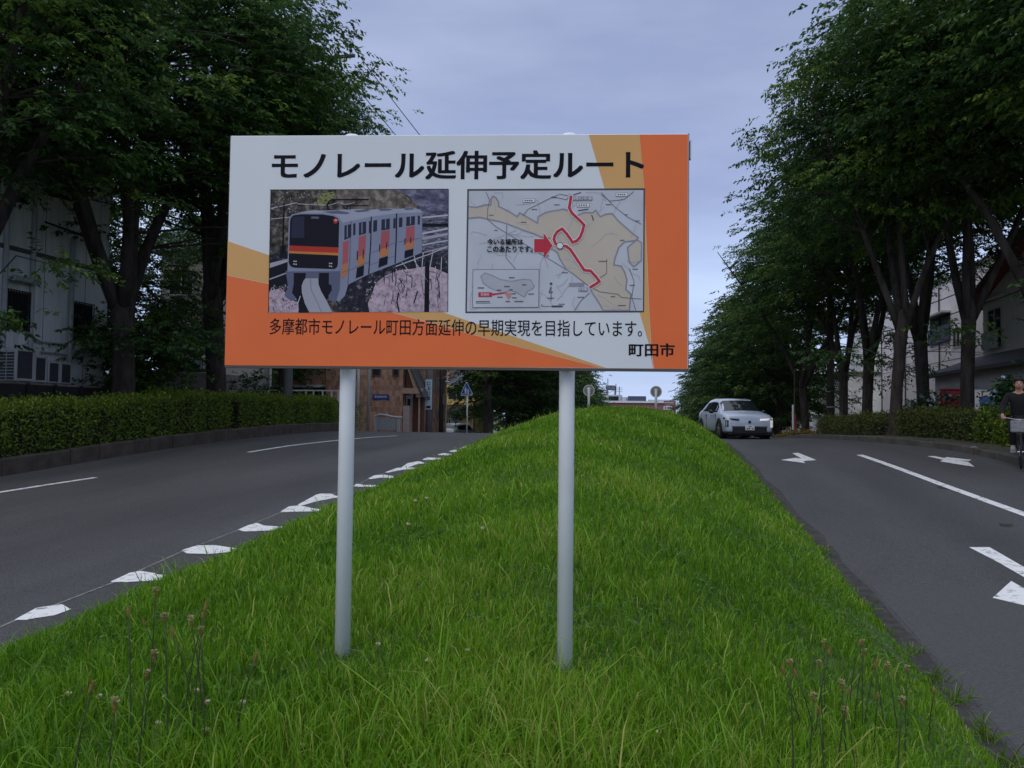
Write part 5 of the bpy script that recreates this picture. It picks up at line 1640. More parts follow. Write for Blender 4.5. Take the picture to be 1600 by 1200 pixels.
gbox(rh, 'window_balcony', (XT - .28, A.y - .1, D_.z - .05), (XT - .22, D_.y + .1, D_.z + .75), MATS['pale_frame'])
# lean-to roof and ground floor
XW = XT - 2.0
zl = onx(1560, 572, XW).z
b = MB(); b.prism([(-6.4, ya - .5 - o.y, zl - .12 - o.z), (-6.4, ya - .5 - o.y, zl + .05 - o.z), (-4, ya - .5 - o.y, zl + .95 - o.z), (-4, ya - .5 - o.y, zl + .78 - o.z)], (0, yb + 1.5 - ya, 0)); b.build('lean_to_roof', M('grey_tile', (.085, .085, .095), .65, .25, 7, .3), rh)
b = MB(); b.box((-6, ya - o.y, 0), (-4.01, yb + .4 - o.y, zl - .02 - o.z)); b.build('ground_floor', M('wall_dim', (.46, .44, .41), .8, .08, 3), rh)
A, D_ = onx(1567, 602, XW), onx(1545, 618, XW)
window_x(rh, XW, onx(1595, 600, XW).y, onx(1566, 600, XW).y, zl - 1.9, zl - .7, MATS['brown_frame'], DARKPANE, 0, -1)
b = MB(); b.tube([(-6.45, ya - .5 - o.y, zl - .1 - o.z), (-6.45, yb + 1 - o.y, zl - .1 - o.z)], .06, 8); b.build('gutter_pipe', MATS['pipe_brown'], rh)
# ------------------------------------------------------------------ cars
def loft(st, x, k):
    """point k of the body section at x (linear between stations)"""
    for a, c in zip(st, st[1:]):
        if a[0] <= x <= c[0]:
            f = (x - a[0]) / (c[0] - a[0])
            A, C_ = sect(a), sect(c)
            return Vector((x, A[k][0] + (C_[k][0] - A[k][0]) * f, A[k][1] + (C_[k][1] - A[k][1]) * f))
def sect(s):
    x, w, zb, zm, zbelt, wr, zt = s
    return [(0, zb), (w * .90, zb), (w * .985, zb + .07), (w, zm), (w * .985, zm + (zbelt - zm) * .6), (w * .94, zbelt), (wr * 1.02, zt - (.12 if zt - zbelt > .25 else .035)), (wr * .86, zt - .02), (0, zt)]
ST = [(-2.11, .70, .42, .60, .80, .62, .86), (-2.06, .82, .33, .62, .92, .68, 1.00), (-1.92, .88, .27, .64, 1.00, .66, 1.16), (-1.62, .905, .22, .64, 1.02, .63, 1.40), (-1.2, .915, .20, .62, 1.01, .64, 1.50), (-.5, .92, .19, .60, .99, .655, 1.555),
      (.1, .92, .19, .60, .975, .655, 1.545), (.42, .92, .19, .60, .965, .65, 1.50), (.62, .92, .19, .60, .96, .655, 1.40), (1.22, .92, .20, .62, .965, .74, 1.035), (1.45, .918, .20, .62, .945, .74, 1.01), (1.80, .91, .22, .62, .90, .72, .955), (2.0, .885, .24, .60, .845, .71, .905), (2.09, .85, .27, .56, .80, .69, .855), (2.125, .77, .32, .52, .72, .63, .765)]
TYRE = M('tyre', (.016, .016, .017), .85, .2, 12)
RIM = M('rim', (.30, .31, .33), .35, .1, 8, metal=.7)
BLK = M('car_black', (.012, .012, .014), .4, .1, 8)
LAMPD = glass('lamp_dark', (.03, .03, .035), .1)
def car(label, loc, rz, paint, lit, name='parked_car', plate=True):
    t = thing(name, label, 'car', loc, rz)
    b = MB()
    vs, fs = [], []
    n = 9
    for s_ in ST:
        sc_ = sect(s_)
        ring = [(s_[0], y, z) for y, z in sc_] + [(s_[0], -y, z) for y, z in sc_[-2:0:-1]]
        vs += ring
    m_ = len(ring)
    for j in range(len(ST) - 1):
        for i in range(m_):
            fs.append((j * m_ + i, j * m_ + (i + 1) % m_, (j + 1) * m_ + (i + 1) % m_, (j + 1) * m_ + i))
    fs += [tuple(range(m_ - 1, -1, -1)), tuple(range((len(ST) - 1) * m_, len(ST) * m_))]
    b.add(vs, fs)
    b.build('body', paint, t, True)
    gl = glass('car_glass', (.012, .016, .02), .03)
    def patch(nm, grid, mt, off=.008, parent=t, th=.006):
        bb = MB()
        R_, C_ = len(grid), len(grid[0])
        vv, ff = [], []
        for r in range(R_):
            for c in range(C_):
                p = grid[r][c]
                a = grid[min(r + 1, R_ - 1)][c] - grid[max(r - 1, 0)][c]
                d = grid[r][min(c + 1, C_ - 1)] - grid[r][max(c - 1, 0)]
                nn = a.cross(d)
                nn = nn.normalized() if nn.length > 1e-9 else Vector((0, 0, 1))
                o_ = p - Vector((0, 0, .75)) - Vector((p.x * .6, 0, 0))
                if nn.dot(o_) < 0:
                    nn = -nn
                vv.append(p + nn * off)
        for r in range(R_ - 1):
            for c in range(C_ - 1):
                ff.append((r * C_ + c, r * C_ + c + 1, (r + 1) * C_ + c + 1, (r + 1) * C_ + c))
        bb.add(vv, ff)
        return bb.build(nm, mt, parent, True)
    # windscreen and rear window
    def row(x, lo, hi, nn=7):
        a, d, e = loft(ST, x, 6), loft(ST, x, 7), loft(ST, x, 8)
        half = [a.lerp(d, .06), d, e]
        pts = [half[0], half[1], d.lerp(e, .5), e]
        return [Vector((p.x, -p.y, p.z)) for p in pts] + [Vector(p) for p in pts[-2::-1]]
    patch('windscreen', [row(x, 0, 0) for x in (.50, .62, .80, 1.0, 1.17)], gl)
    patch('rear_window', [row(x, 0, 0) for x in (-1.92, -1.78, -1.62, -1.4)], gl)
    for s in (-1, 1):
        for nm, xs in (('side_window', (-1.5, -1.2, -.9, -.56)), ('side_window', (-.46, -.1, .2, .42, .60, .80))):
            grid = []
            for x in xs:
                a, d = loft(ST, x, 5), loft(ST, x, 6)
                hi = .94 if x < .5 else .80
                q = [a.lerp(d, .10), a.lerp(d, .5), a.lerp(d, hi)]
                grid.append([Vector((p.x, p.y * s, p.z)) for p in q])
            patch(nm, grid, gl)
        pg = []
        for x in (-.60, -.51, -.42):
            a, d = loft(ST, x, 5), loft(ST, x, 6)
            pg.append([Vector((p.x, p.y * s, p.z)) for p in (a.lerp(d, .08), a.lerp(d, .5), a.lerp(d, .87))])
        patch('pillar', pg, BLK, .004)
        # arches and wheels
        for xw in (-1.34, 1.31):
            ab = MB()
            ab.tube([(xw, s * .70, .36), (xw, s * .928, .36)], .415, 24)
            ab.build('wheel_arch', BLK, t)
            wb_ = MB()
            y0, y1 = s * .74, s * .945
            prof = [(.20, y0), (.33, y0), (.35, y0 + s * .03), (.35, y1 - s * .03), (.33, y1), (.245, y1 - s * .004), (.235, y1 - s * .03)]
            vv, ff = [], []
            for i in range(28):
                an = 6.28319 * i / 28
                for r_, y_ in prof:
                    vv.append((xw + r_ * math.cos(an), y_, .35 + r_ * math.sin(an)))
            k_ = len(prof)
            for i in range(28):
                for j in range(k_ - 1):
                    ff.append((i * k_ + j, i * k_ + j + 1, ((i + 1) % 28) * k_ + j + 1, ((i + 1) % 28) * k_ + j))
            wb_.add(vv, ff)
            wo = wb_.build('wheel', TYRE, t, True)
            rb = MB()
            rb.tube([(xw, y1 - s * .05, .35), (xw, y1 - s * .035, .35)], .24, 24, 1)
            for k in range(5):
                an = 6.28319 * k / 5 + .3
                ca, sa = math.cos(an), math.sin(an)
                q = [(.04, -.04), (.225, -.03), (.225, .03), (.04, .04)]
                rb.prism([(xw + r_ * ca - w_ * sa, y1 - s * .034, .35 + r_ * sa + w_ * ca) for r_, w_ in q], (0, s * .022, 0), 0)
            rb.tube([(xw, y1 - s * .034, .35), (xw, y1 - s * .006, .35)], .055, 12)
            rb.build('rim', [RIM, BLK], wo)
        # mirror, handles, sill
        mb = MB()
        mb.ball((.62, s * 1.02, 1.02), (.09, .10, .075), 0, 10, 6)
        mb.box((.58, min(s * .90, s * .98), .985), (.64, max(s * .90, s * .98), 1.01), 1)
        mb.build('mirror', [BLK, BLK], t, True)
        for xh in (-.62, .28):
            hb = MB()
            hb.bbox((xh - .1, min(s * .912, s * .925), .845), (xh + .1, max(s * .912, s * .925), .870), .003)
            hb.build('handle', BLK, t)
        jb = MB()
        for xj in (-.51, .80):
            jb.box((xj - .004, min(s * .90, s * .924), .30), (xj + .004, max(s * .90, s * .924), .93))
        jb.build('door_gap', BLK, t)
        sb = MB()
        sb.box((-.92, min(s * .86, s * .926), .17), (.88, max(s * .86, s * .926), .285))
        sb.build('sill', BLK, t)
    # front
    ub = MB(); ub.box((-1.75, -.80, .13), (1.85, .80, .26)); ub.build('underbody', BLK, t)
    fb = MB()
    fb.bbox((2.00, -.64, .20), (2.150, .64, .44), .02); fb.bbox((1.9, -.80, .15), (2.10, .80, .27), .02)
    fb.build('lower_intake', BLK, t)
    fb = MB()
    for s in (-1, 1):
        fb.box((2.02, min(s * .60, s * .80), .455), (2.112, max(s * .60, s * .80), .485))
    fb.box((2.06, -.66, .448), (2.142, .66, .474))
    for s in (-1, 1):
        fb.box((2.04, min(s * .66, s * .80), .448), (2.10, max(s * .66, s * .80), .474))
    fb.build('front_trim', BLK, t)
    eb = MB(); eb.tube([(2.10, 0, .63), (2.140, 0, .63)], .065, 4); eb.tube([(2.12, 0, .63), (2.144, 0, .63)], .05, 14); eb.build('emblem', BLK, t)
    if plate:
        pb = MB(); pb.bbox((2.12, -.17, .335), (2.165, .17, .495), .004)
        po = pb.build('number_plate', M('plate_white', (.62, .64, .62), .4, .05, 6), t)
        cb = MB()
        for y0, y1, z0, z1 in ((-.12, -.06, .37, .43), (-.04, .01, .37, .43), (.03, .07, .395, .405), (.085, .13, .37, .43), (-.06, .06, .455, .485)):
            cb.box((2.1652, y0, z0 - .01), (2.1662, y1, z1 - .01))
        cb.build('plate_marks', M('plate_green', (.03, .08, .05), .5, .1, 8), po)
    for s in (-1, 1):
        hb = MB()
        xs_ = [(2.145, .40, .715), (2.135, .60, .725), (2.075, .78, .74), (1.88, .915, .76)]
        vv = []
        for x, y, z in xs_:
            vv += [(x + .02, s * (y + .012), z - .03), (x + .02, s * (y + .012), z + .035), (x - .06, s * (y - .05), z + .035), (x - .06, s * (y - .05), z - .03)]
        ff = []
        for j in range(3):
            for i in range(4):
                ff.append((j * 4 + i, j * 4 + (i + 1) % 4, j * 4 + 4 + (i + 1) % 4, j * 4 + 4 + i))
        ff += [(3, 2, 1, 0), (12, 13, 14, 15)]
        hb.add(vv, ff)
        q = [(2.095, .76, .70), (2.03, .86, .70), (2.03, .86, .44), (2.105, .76, .44)]
        hb.prism([(x + .03, s * (y + .02), z) for x, y, z in q], (-.06, -s * .03, 0))
        on = lit and s == lit
        hb.build('headlight', M('lamp_lit', (.9, .9, .9), .3, .02, 4, emit=(1, .97, .92, .4)) if on else LAMPD, t, label='lit white headlight' if on else None)
    return t
def carpaint(name, col):
    mt = M(name, col, .28, .04, 3, spec=.5)
    b = mt.node_tree.nodes['Principled BSDF']
    b.inputs['Coat Weight'].default_value = .6
    b.inputs['Coat Roughness'].default_value = .06
    return mt
ha = math.radians(12)
hd = Vector((math.sin(ha), -math.cos(ha), 0))
f = at(1171, 683, 29.6)
cc = Vector((f.x, f.y, 0)) - hd * 2.1
car('pale blue hatchback with one lit headlight coming over the crest on the right road', (cc.x, cc.y, GZ(cc.x, cc.y) + .0), math.atan2(hd.y, hd.x), carpaint('pale_blue_paint', (.44, .50, .62)), 1, 'car')
p = ony(281, 580, 34.9)
car('white car parked on the terrace above the block wall, between tree trunks', (p.x, 35.6, zlot), math.radians(-62), carpaint('white_paint', (.62, .63, .64)), 0)
p = at(717, 672, 63)
car('silver car half hidden behind the crest in front of the yellow house', (p.x, p.y, GZ(p.x, p.y)), math.radians(75), carpaint('silver_paint', (.36, .40, .42)), 0)
p = at(661, 676, 53)
car('white car behind the banner pole, beside the brick house', (p.x - .3, p.y, GZ(p.x, p.y)), math.radians(-70), MATS['white_paint'], 0)

# ------------------------------------------------------------------ the cyclist
def skinned(name, verts, edges, radii, mat_, parent, sub=2):
    me = bpy.data.meshes.new(name + '_cage')
    me.from_pydata(verts, edges, [])
    o = bpy.data.objects.new(name, me)
    COL.objects.link(o)
    md_ = o.modifiers.new('s', 'SKIN')
    md_.use_smooth_shade = True
    lay = me.skin_vertices[0].data
    for i, r in enumerate(radii):
        lay[i].radius = (r, r) if not hasattr(r, '__len__') else r
    lay[0].use_root = True
    su = o.modifiers.new('u', 'SUBSURF')
    su.levels = sub; su.render_levels = sub
    bpy.context.view_layer.update()
    m2 = bpy.data.meshes.new_from_object(o.evaluated_get(bpy.context.evaluated_depsgraph_get()))
    m2.name = name
    o.modifiers.clear()
    o.data = m2
    m2.materials.clear(); m2.materials.append(mat_)
    m2.polygons.foreach_set('use_smooth', [True] * len(m2.polygons))
    o.parent = parent
    return o
pc = at(1594, 733, 16.6)
CZ = GZ(pc.x, pc.y)
SKIN = M('skin', (.42, .22, .15), .55, .08, 9)
SHIRT = M('black_sweater', (.007, .008, .008), .9, .3, 14, .3)
TROUS = M('dark_trousers', (.009, .009, .012), .85, .25, 12, .3)
SHOE = M('grey_shoe', (.32, .32, .33), .7, .2, 10)
HAIR = M('black_hair', (.010, .009, .009), .6, .3, 30, .5)
person = thing('person', 'cyclist in a black sweater and dark trousers, seated, holding the handlebar', 'person', (pc.x, pc.y, CZ), math.radians(-20))
# facing -y; image-left is -x
V_ = [(0, .22, 1.00), (0, .18, 1.18), (0, .12, 1.38), (0, .10, 1.52), (0, .07, 1.60), (0, .045, 1.69), (0, .04, 1.78),           # 0-6 pelvis..head
      (-.19, .10, 1.49), (-.31, .02, 1.24), (-.30, -.22, 1.07), (-.285, -.30, 1.04),                                             # 7-10 arm (image left)
      (.19, .10, 1.49), (.31, .02, 1.24), (.30, -.22, 1.07), (.285, -.30, 1.04),                                                 # 11-14
      (-.10, .17, .97), (-.13, -.22, .86), (-.12, -.06, .46), (-.12, -.14, .40), (-.12, -.24, .385),                               # 15-19 leg up
      (.10, .17, .97), (.13, -.14, .66), (.12, .0, .22), (.12, -.08, .14), (.12, -.19, .125)]                                     # 20-24 leg down
E_ = [(0, 1), (1, 2), (2, 3), (3, 4), (4, 5), (5, 6), (3, 7), (7, 8), (8, 9), (9, 10), (3, 11), (11, 12), (12, 13), (13, 14), (0, 15), (15, 16), (16, 17), (17, 18), (18, 19), (0, 20), (20, 21), (21, 22), (22, 23), (23, 24)]
R_ = [.135, .13, .13, .085, .050, .085, .088, .07, .05, .034, .03, .07, .05, .034, .03, .085, .062, .042, .04, .034, .085, .062, .042, .04, .034]
for hnd, s in ((10, -1), (14, 1)):
    hx_, hy_, hz_ = V_[hnd]
    for k in range(4):
        i0 = len(V_)
        ox = s * (-.03 + .02 * k)
        ln_ = (.9, 1.0, .95, .8)[k]
        V_ += [(hx_ + ox, hy_ - .050 * ln_, hz_ + .012), (hx_ + ox, hy_ - .075 * ln_, hz_ - .018), (hx_ + ox, hy_ - .055 * ln_, hz_ - .042)]
        E_ += [(hnd, i0), (i0, i0 + 1), (i0 + 1, i0 + 2)]
        R_ += [.0095, .009, .008]
    i0 = len(V_)
    V_ += [(hx_ - s * .045, hy_ - .02, hz_ - .010), (hx_ - s * .05, hy_ - .05, hz_ - .03)]
    E_ += [(hnd, i0), (i0, i0 + 1)]
    R_ += [.011, .009]
skinned('body', V_, E_, R_, SKIN, person, 2)
sw = [0, 1, 2, 3, 4, 7, 8, 9, 11, 12, 13]
mp2 = {v: i for i, v in enumerate(sw)}
skinned('sweater', [(0, .085, 1.565) if i == 4 else V_[i] if i not in (9, 13) else (tuple(Vector(V_[8 if i == 9 else 12]).lerp(Vector(V_[i]), .9))) for i in sw], [(mp2[a], mp2[c]) for a, c in E_ if a in mp2 and c in mp2], [(.175, .15), (.17, .145), (.19, .16), (.13, .11), .064, .085, .066, .052, .085, .066, .052], SHIRT, person, 2)
tr_ = [0, 15, 16, 17, 20, 21, 22]
mp2 = {v: i for i, v in enumerate(tr_)}
skinned('trousers', [V_[i] for i in tr_], [(mp2[a], mp2[c]) for a, c in E_ if a in mp2 and c in mp2], [(.165, .15), .105, .085, .065, .105, .085, .065], TROUS, person, 2)
for a_, c_, d_ in ((17, 18, 19), (22, 23, 24)):
    A, C_, D_ = Vector(V_[a_]), Vector(V_[c_]), Vector(V_[d_])
    b = MB()
    b.ball((C_.x, C_.y - .045, C_.z - .012), (.050, .145, .052), 0, 12, 8)
    b.ball((C_.x, C_.y + .05, C_.z + .02), (.046, .055, .06), 0, 10, 6)
    b.box((C_.x - .045, C_.y - .18, C_.z - .062), (C_.x + .045, C_.y + .09, C_.z - .040), 0)
    b.build('shoe', SHOE, person, True)
hb = MB()
hb.ball((0, .060, 1.785), (.098, .112, .118), 0, 16, 10)
hb.ball((0, .010, 1.835), (.088, .085, .062), 0, 14, 8)
for k in range(60):
    an = rnd.uniform(0, 6.28); e_ = rnd.uniform(.1, 1.35)
    d = Vector((math.cos(an) * math.sin(e_), math.sin(an) * math.sin(e_), math.cos(e_)))
    if d.y < -.55 and d.z < .62:
        continue
    p = Vector((0, .05, 1.77)) + Vector((d.x * .092, d.y * .108, d.z * .116))
    hb.tube([p, p + d * .014 + Vector((rnd.uniform(-.02, .02), -.014, -.014))], [.012, .003], 5)
hb.build('hair', HAIR, person, True)
fb = MB()
fb.ball((0, -.012, 1.725), (.070, .070, .095), 0, 14, 10)
fb.tube([(0, -.078, 1.755), (0, -.098, 1.722), (0, -.080, 1.712)], [.008, .015, .010], 8)
for s in (-1, 1):
    fb.ball((s * .083, .05, 1.73), (.012, .022, .034), 0, 8, 6)
fb.build('face', SKIN, person, True)
for s in (-1, 1):
    eb = MB(); eb.ball((s * .030, -.070, 1.752), (.014, .008, .007), 0, 8, 5); eb.ball((s * .030, -.072, 1.775), (.022, .006, .005), 0, 8, 5); eb.build('eye', HAIR, person)
mb = MB(); mb.ball((0, -.074, 1.680), (.024, .008, .006), 0, 8, 5); mb.build('mouth', M('lip', (.28, .10, .085), .5, .1, 9), person)
# bicycle
bk = thing('bicycle', 'dark city bicycle ridden along the kerb at the right edge of the road', 'bicycle', (pc.x, pc.y, CZ), math.radians(-20))
BKM = M('bicycle_frame', (.02, .022, .028), .4, .2, 8, metal=.3)
CHR = M('bicycle_metal', (.35, .36, .38), .3, .1, 8, metal=.8)
for yw in (-.62, .50):
    rr_ = .33
    vv, ff = [], []
    for i in range(36):
        an = 6.28319 * i / 36
        for j in range(8):
            a2 = 6.28319 * j / 8
            q = rr_ + .019 * math.cos(a2)
            vv.append((.019 * math.sin(a2), yw + q * math.cos(an), .35 + q * math.sin(an)))
    for i in range(36):
        for j in range(8):
            ff.append((i * 8 + j, i * 8 + (j + 1) % 8, ((i + 1) % 36) * 8 + (j + 1) % 8, ((i + 1) % 36) * 8 + j))
    wb_ = MB(); wb_.add(vv, ff)
    wo = wb_.build('wheel', TYRE, bk, True)
    sp_ = MB()
    for i in range(20):
        an = 6.28319 * i / 20
        sp_.tube([(.02 * (1 if i % 2 else -1), yw + .02 * math.cos(an), .35 + .02 * math.sin(an)), (0, yw + .312 * math.cos(an), .35 + .312 * math.sin(an))], .0015, 3)
    sp_.tube([(-.05, yw, .35), (.05, yw, .35)], .02, 8)
    sp_.build('spokes', CHR, wo)
b = MB()
for a, c, r in (((0, -.44, .92), (0, -.40, .70), .02), ((0, -.40, .72), (0, -.02, .32), .018), ((0, .06, .32), (0, .20, .86), .016), ((0, -.41, .82), (0, .12, .52), .015)):
    b.tube([a, c], r, 8)
for s in (-1, 1):
    b.tube([(s * .03, -.41, .68), (s * .05, -.62, .35)], .011, 6)
    b.tube([(s * .02, .03, .31), (s * .055, .50, .35)], .010, 6)
    b.tube([(s * .02, .18, .78), (s * .055, .50, .35)], .009, 6)
b.build('frame', BKM, bk, True)
b = MB(); b.tube([(-.30, -.33, 1.02), (-.22, -.37, 1.03), (-.08, -.45, 1.0), (.08, -.45, 1.0), (.22, -.37, 1.03), (.30, -.33, 1.02)], .012, 8); b.tube([(0, -.45, 1.0), (0, -.44, .90)], .013, 8); b.build('handlebar', CHR, bk, True)
for s in (-1, 1):
    b = MB(); b.tube([(s * .30, -.33, 1.02), (s * .40, -.27, 1.015)], .017, 8); b.build('grip', BLK, bk)
b = MB(); b.ball((0, .26, .90), (.10, .14, .04), 0, 12, 6); b.ball((0, .12, .90), (.035, .12, .028), 0, 10, 6); b.build('saddle', BLK, bk, True)
b = MB()
b.tube([(-.10, 0, .31), (.10, 0, .31)], .022, 8)
b.tube([(-.09, 0, .31), (-.10, -.12, .345)], .010, 6); b.tube([(.09, 0, .31), (.10, .02, .09)], .010, 6)
b.box((-.17, -.20, .315), (-.08, -.10, .338)); b.box((.08, -.10, .055), (.17, .03, .078))
b.build('crank', CHR, bk)
b = MB()
b.bbox((-.17, -.76, .74), (.17, -.50, .98), .02)
b.build('basket', M('basket_grey', (.20, .205, .215), .6, .25, 16), bk)
b = MB(); b.tube([(0, -.50, .72), (0, -.55, .73)], [.03, .035], 10); b.build('lamp', CHR, bk)
# ------------------------------------------------------------------ poles, wires and signs
POLE = M('pole_concrete', (.22, .215, .21), .85, .15, 3, .2, dirt=(.13, .125, .12))
POLEB = M('pole_brown', (.055, .045, .04), .8, .25, 4, .2)
def upole(label, x, y, h, r, mat_, name='utility_pole', cat='utility pole', group=None):
    t = thing(name, label, cat, (x, y, GZ(x, y)), 0, group)
    b = MB(); b.tube([(0, 0, -.3), (0, 0, h * .5), (0, 0, h)], [r, r * .86, r * .72], 14); b.build('shaft', mat_, t, True)
    return t
INS = M('insulator', (.45, .45, .46), .3, .1, 9)
# tall pole on the left whose crossarm shows above the trees
x, y = -15.4, 30.6
q = at(517, 50, 31.2)
ph_ = q.z + .5 - GZ(x, y)
t = upole('tall utility pole in the left trees with insulators on a crossarm above them', x, y, ph_, .19, POLE)
za = q.z - t.location.z
b = MB(); b.box((-.9, -.05, za - .14), (q.x - x + .2, .05, za - .02)); b.tube([(.0, .06, za - 1.0), (q.x - x - .9, .06, za - .1)], .025, 6); b.build('crossarm', MATS['dark_metal'], t)
tips = []
for xx in (-.7, q.x - x - 1.15, q.x - x):
    b = MB()
    b.tube([(xx, 0, za - .02), (xx, 0, za + .10), (xx, 0, za + .12), (xx, 0, za + .30), (xx, 0, za + .34)], [.03, .03, .075, .07, .03], 10)
    b.tube([(xx, 0, za + .28), (xx, 0, za + .42)], [.085, .06], 10)
    b.build('insulator', INS, t, True)
    tips.append(Vector((x + xx, y, t.location.z + za + .44)))
def wire(label, a, c, sag, r=.014, n=14, group=None, name='power_line'):
    a, c = Vector(a), Vector(c)
    mid = (a + c) / 2
    pts = []
    for i in range(n + 1):
        f = i / n
        p = a.lerp(c, f); p.z -= sag * 4 * f * (1 - f)
        pts.append(p)
    b = MB(); b.tube(pts, r, 5)
    return tag(b.build(name, MATS['dark_metal']), label, 'wire', group)
for k, p in enumerate(tips):
    wire('power line strung from the high crossarm above the left trees', p, p + Vector((-1.5 + .3 * k, -34, 1.2)), .9, .02, group='power lines on the left')
    wire('power line strung from the high crossarm above the left trees', p, p + Vector((2.6 + .3 * k, 36, -3.4)), .9, .02, group='power lines on the left')
# pole with the vertical banner sign
x, y = at(670, 676, 46).xy
t = upole('grey utility pole carrying a tall narrow pale blue banner sign', x, y, 9.5, .21, POLE)
def zb(py): return at(671, py, 45.7).z - t.location.z
b = MB(); b.bbox((-.16, -.27, zb(640)), (.22, -.21, zb(593)), .01)
sg = b.build('banner', M('banner_blue', (.50, .62, .68), .5, .06, 4), t)
b = MB()
zt_, zb_ = zb(596), zb(627)
for k in range(4):
    z1 = zt_ - (zt_ - zb_) * k / 4; z0 = z1 - (zt_ - zb_) / 4 * .8
    d = z1 - z0
    b.box((-.09, -.273, z1 - d * .18), (.15, -.2705, z1 - d * .05)); b.box((-.05 + .05 * (k % 2), -.2735, z0), (.0 + .05 * (k % 2), -.2708, z1)); b.box((-.09, -.274, z0 + d * .1), (.14, -.271, z0 + d * .22)); b.box((.09, -.2745, z0 + .1 * d), (.13, -.2712, z1 - d * .1))
b.build('banner_strokes', M('banner_ink', (.03, .07, .14), .5, .1, 8), sg)
b = MB(); b.box((-.10, -.274, zb(638)), (.16, -.271, zb(634.2))); b.build('banner_label', BLK, sg)
for zz in (zb(594.5), zb(639)):
    b = MB(); b.tube([(0, 0, zz - .03), (0, 0, zz + .03)], .215, 14); b.box((-.04, -.23, zz - .02), (.04, -.1, zz + .02)); b.build('band', MATS['dark_metal'], t)
x, y = at(689, 674, 49).xy
t = upole('dark pole hung with meter boxes and a lamp, beside the banner pole', x, y, 8.2, .14, POLEB)
for dz, w_, h_, s in ((1.15, .16, .45, -1), (1.95, .20, .6, 1), (2.9, .22, .7, -1)):
    b = MB(); b.bbox((s * .22 - w_ / 2, -.2, dz), (s * .22 + w_ / 2, .12, dz + h_), .02); b.build('meter_box', M('meter_grey', (.12, .12, .125), .6, .2, 6), t)
b = MB(); b.tube([(0, -.05, 3.55), (.4, -.3, 3.7), (.45, -.35, 3.4)], .03, 6); b.ball((.45, -.35, 3.34), (.14, .14, .07), 1, 10, 6); b.build('lamp', [PIPE, TRIM], t)
b = MB(); b.tube([(.30, 0, 0), (.30, 0, 3.1)], .05, 8); b.build('conduit', M('conduit_tan', (.32, .24, .15), .7, .1, 5), t)
# pedestrian crossing sign
x, y = at(728.5, 678, 42).xy
t = thing('crossing_sign', 'blue pointed pedestrian crossing sign on a white post before the dark trees', 'road sign', (x, y, GZ(x, y)))
def zs(py): return at(728, py, 42).z - t.location.z
b = MB(); b.tube([(.03, 0, -.2), (.03, 0, zs(600))], .042, 10); b.build('post', MATS['railing_white'], t, True)
S_ = 42 / 1255
def house(s_, cz):
    return [(-9.2 * S_ * s_, cz - 8.6 * S_ * s_), (9.2 * S_ * s_, cz - 8.6 * S_ * s_), (9.2 * S_ * s_, cz - 4.6 * S_ * s_), (.9 * S_ * s_, cz + 12.2 * S_ * s_), (-.9 * S_ * s_, cz + 12.2 * S_ * s_), (-9.2 * S_ * s_, cz - 4.6 * S_ * s_)]
cz = zs(609.5)
b = MB(); b.prism([(x_, -.050, z_) for x_, z_ in house(1.0, cz)], (0, .006, 0)); pnl = b.build('panel', M('sign_white', (.62, .66, .70), .5, .04, 5), t)
b = MB(); b.poly([(x_, -.053, z_) for x_, z_ in house(.90, cz - .005)]); b.build('blue_field', M('sign_blue', (.02, .08, .27), .5, .06, 5), pnl)
b = MB()
def fig(cx, c_, s_):
    for q in ([(-.6, 4.2), (.6, 4.2), (.7, 5.6), (-.7, 5.6)], [(-1.2, 0), (1.1, 0), (.9, 3.9), (-.9, 3.9)], [(-1.3, -4.2), (-.5, -4.2), (.3, 0), (-1.0, 0)], [(.9, -4.2), (1.8, -4.2), (1.0, 0), (0, 0)], [(.8, 3.6), (2.4, .8), (1.9, .4), (.6, 2.6)], [(-.8, 3.6), (-2.2, 1.2), (-1.7, .7), (-.6, 2.6)]):
        b.poly([((cx + x_ * s_) * S_, -.0545 - .0004 * len(b.f), c_ + z_ * s_ * S_) for x_, z_ in q])
fig(-1.6, cz - 1.2 * S_, 1.05); fig(2.6, cz - 2.6 * S_, .8)
for k in range(4):
    xx = -7 + k * 4.2
    b.poly([((xx) * S_, -.0545 - .0004 * len(b.f), cz - 6.9 * S_), ((xx + 2.2) * S_, -.0545 - .0004 * len(b.f), cz - 6.9 * S_), ((xx + 2.5) * S_, -.0545 - .0004 * len(b.f), cz - 5.7 * S_), ((xx + .3) * S_, -.0545 - .0004 * len(b.f), cz - 5.7 * S_)])
b.build('walking_figures', MATS['sign_white'], pnl)
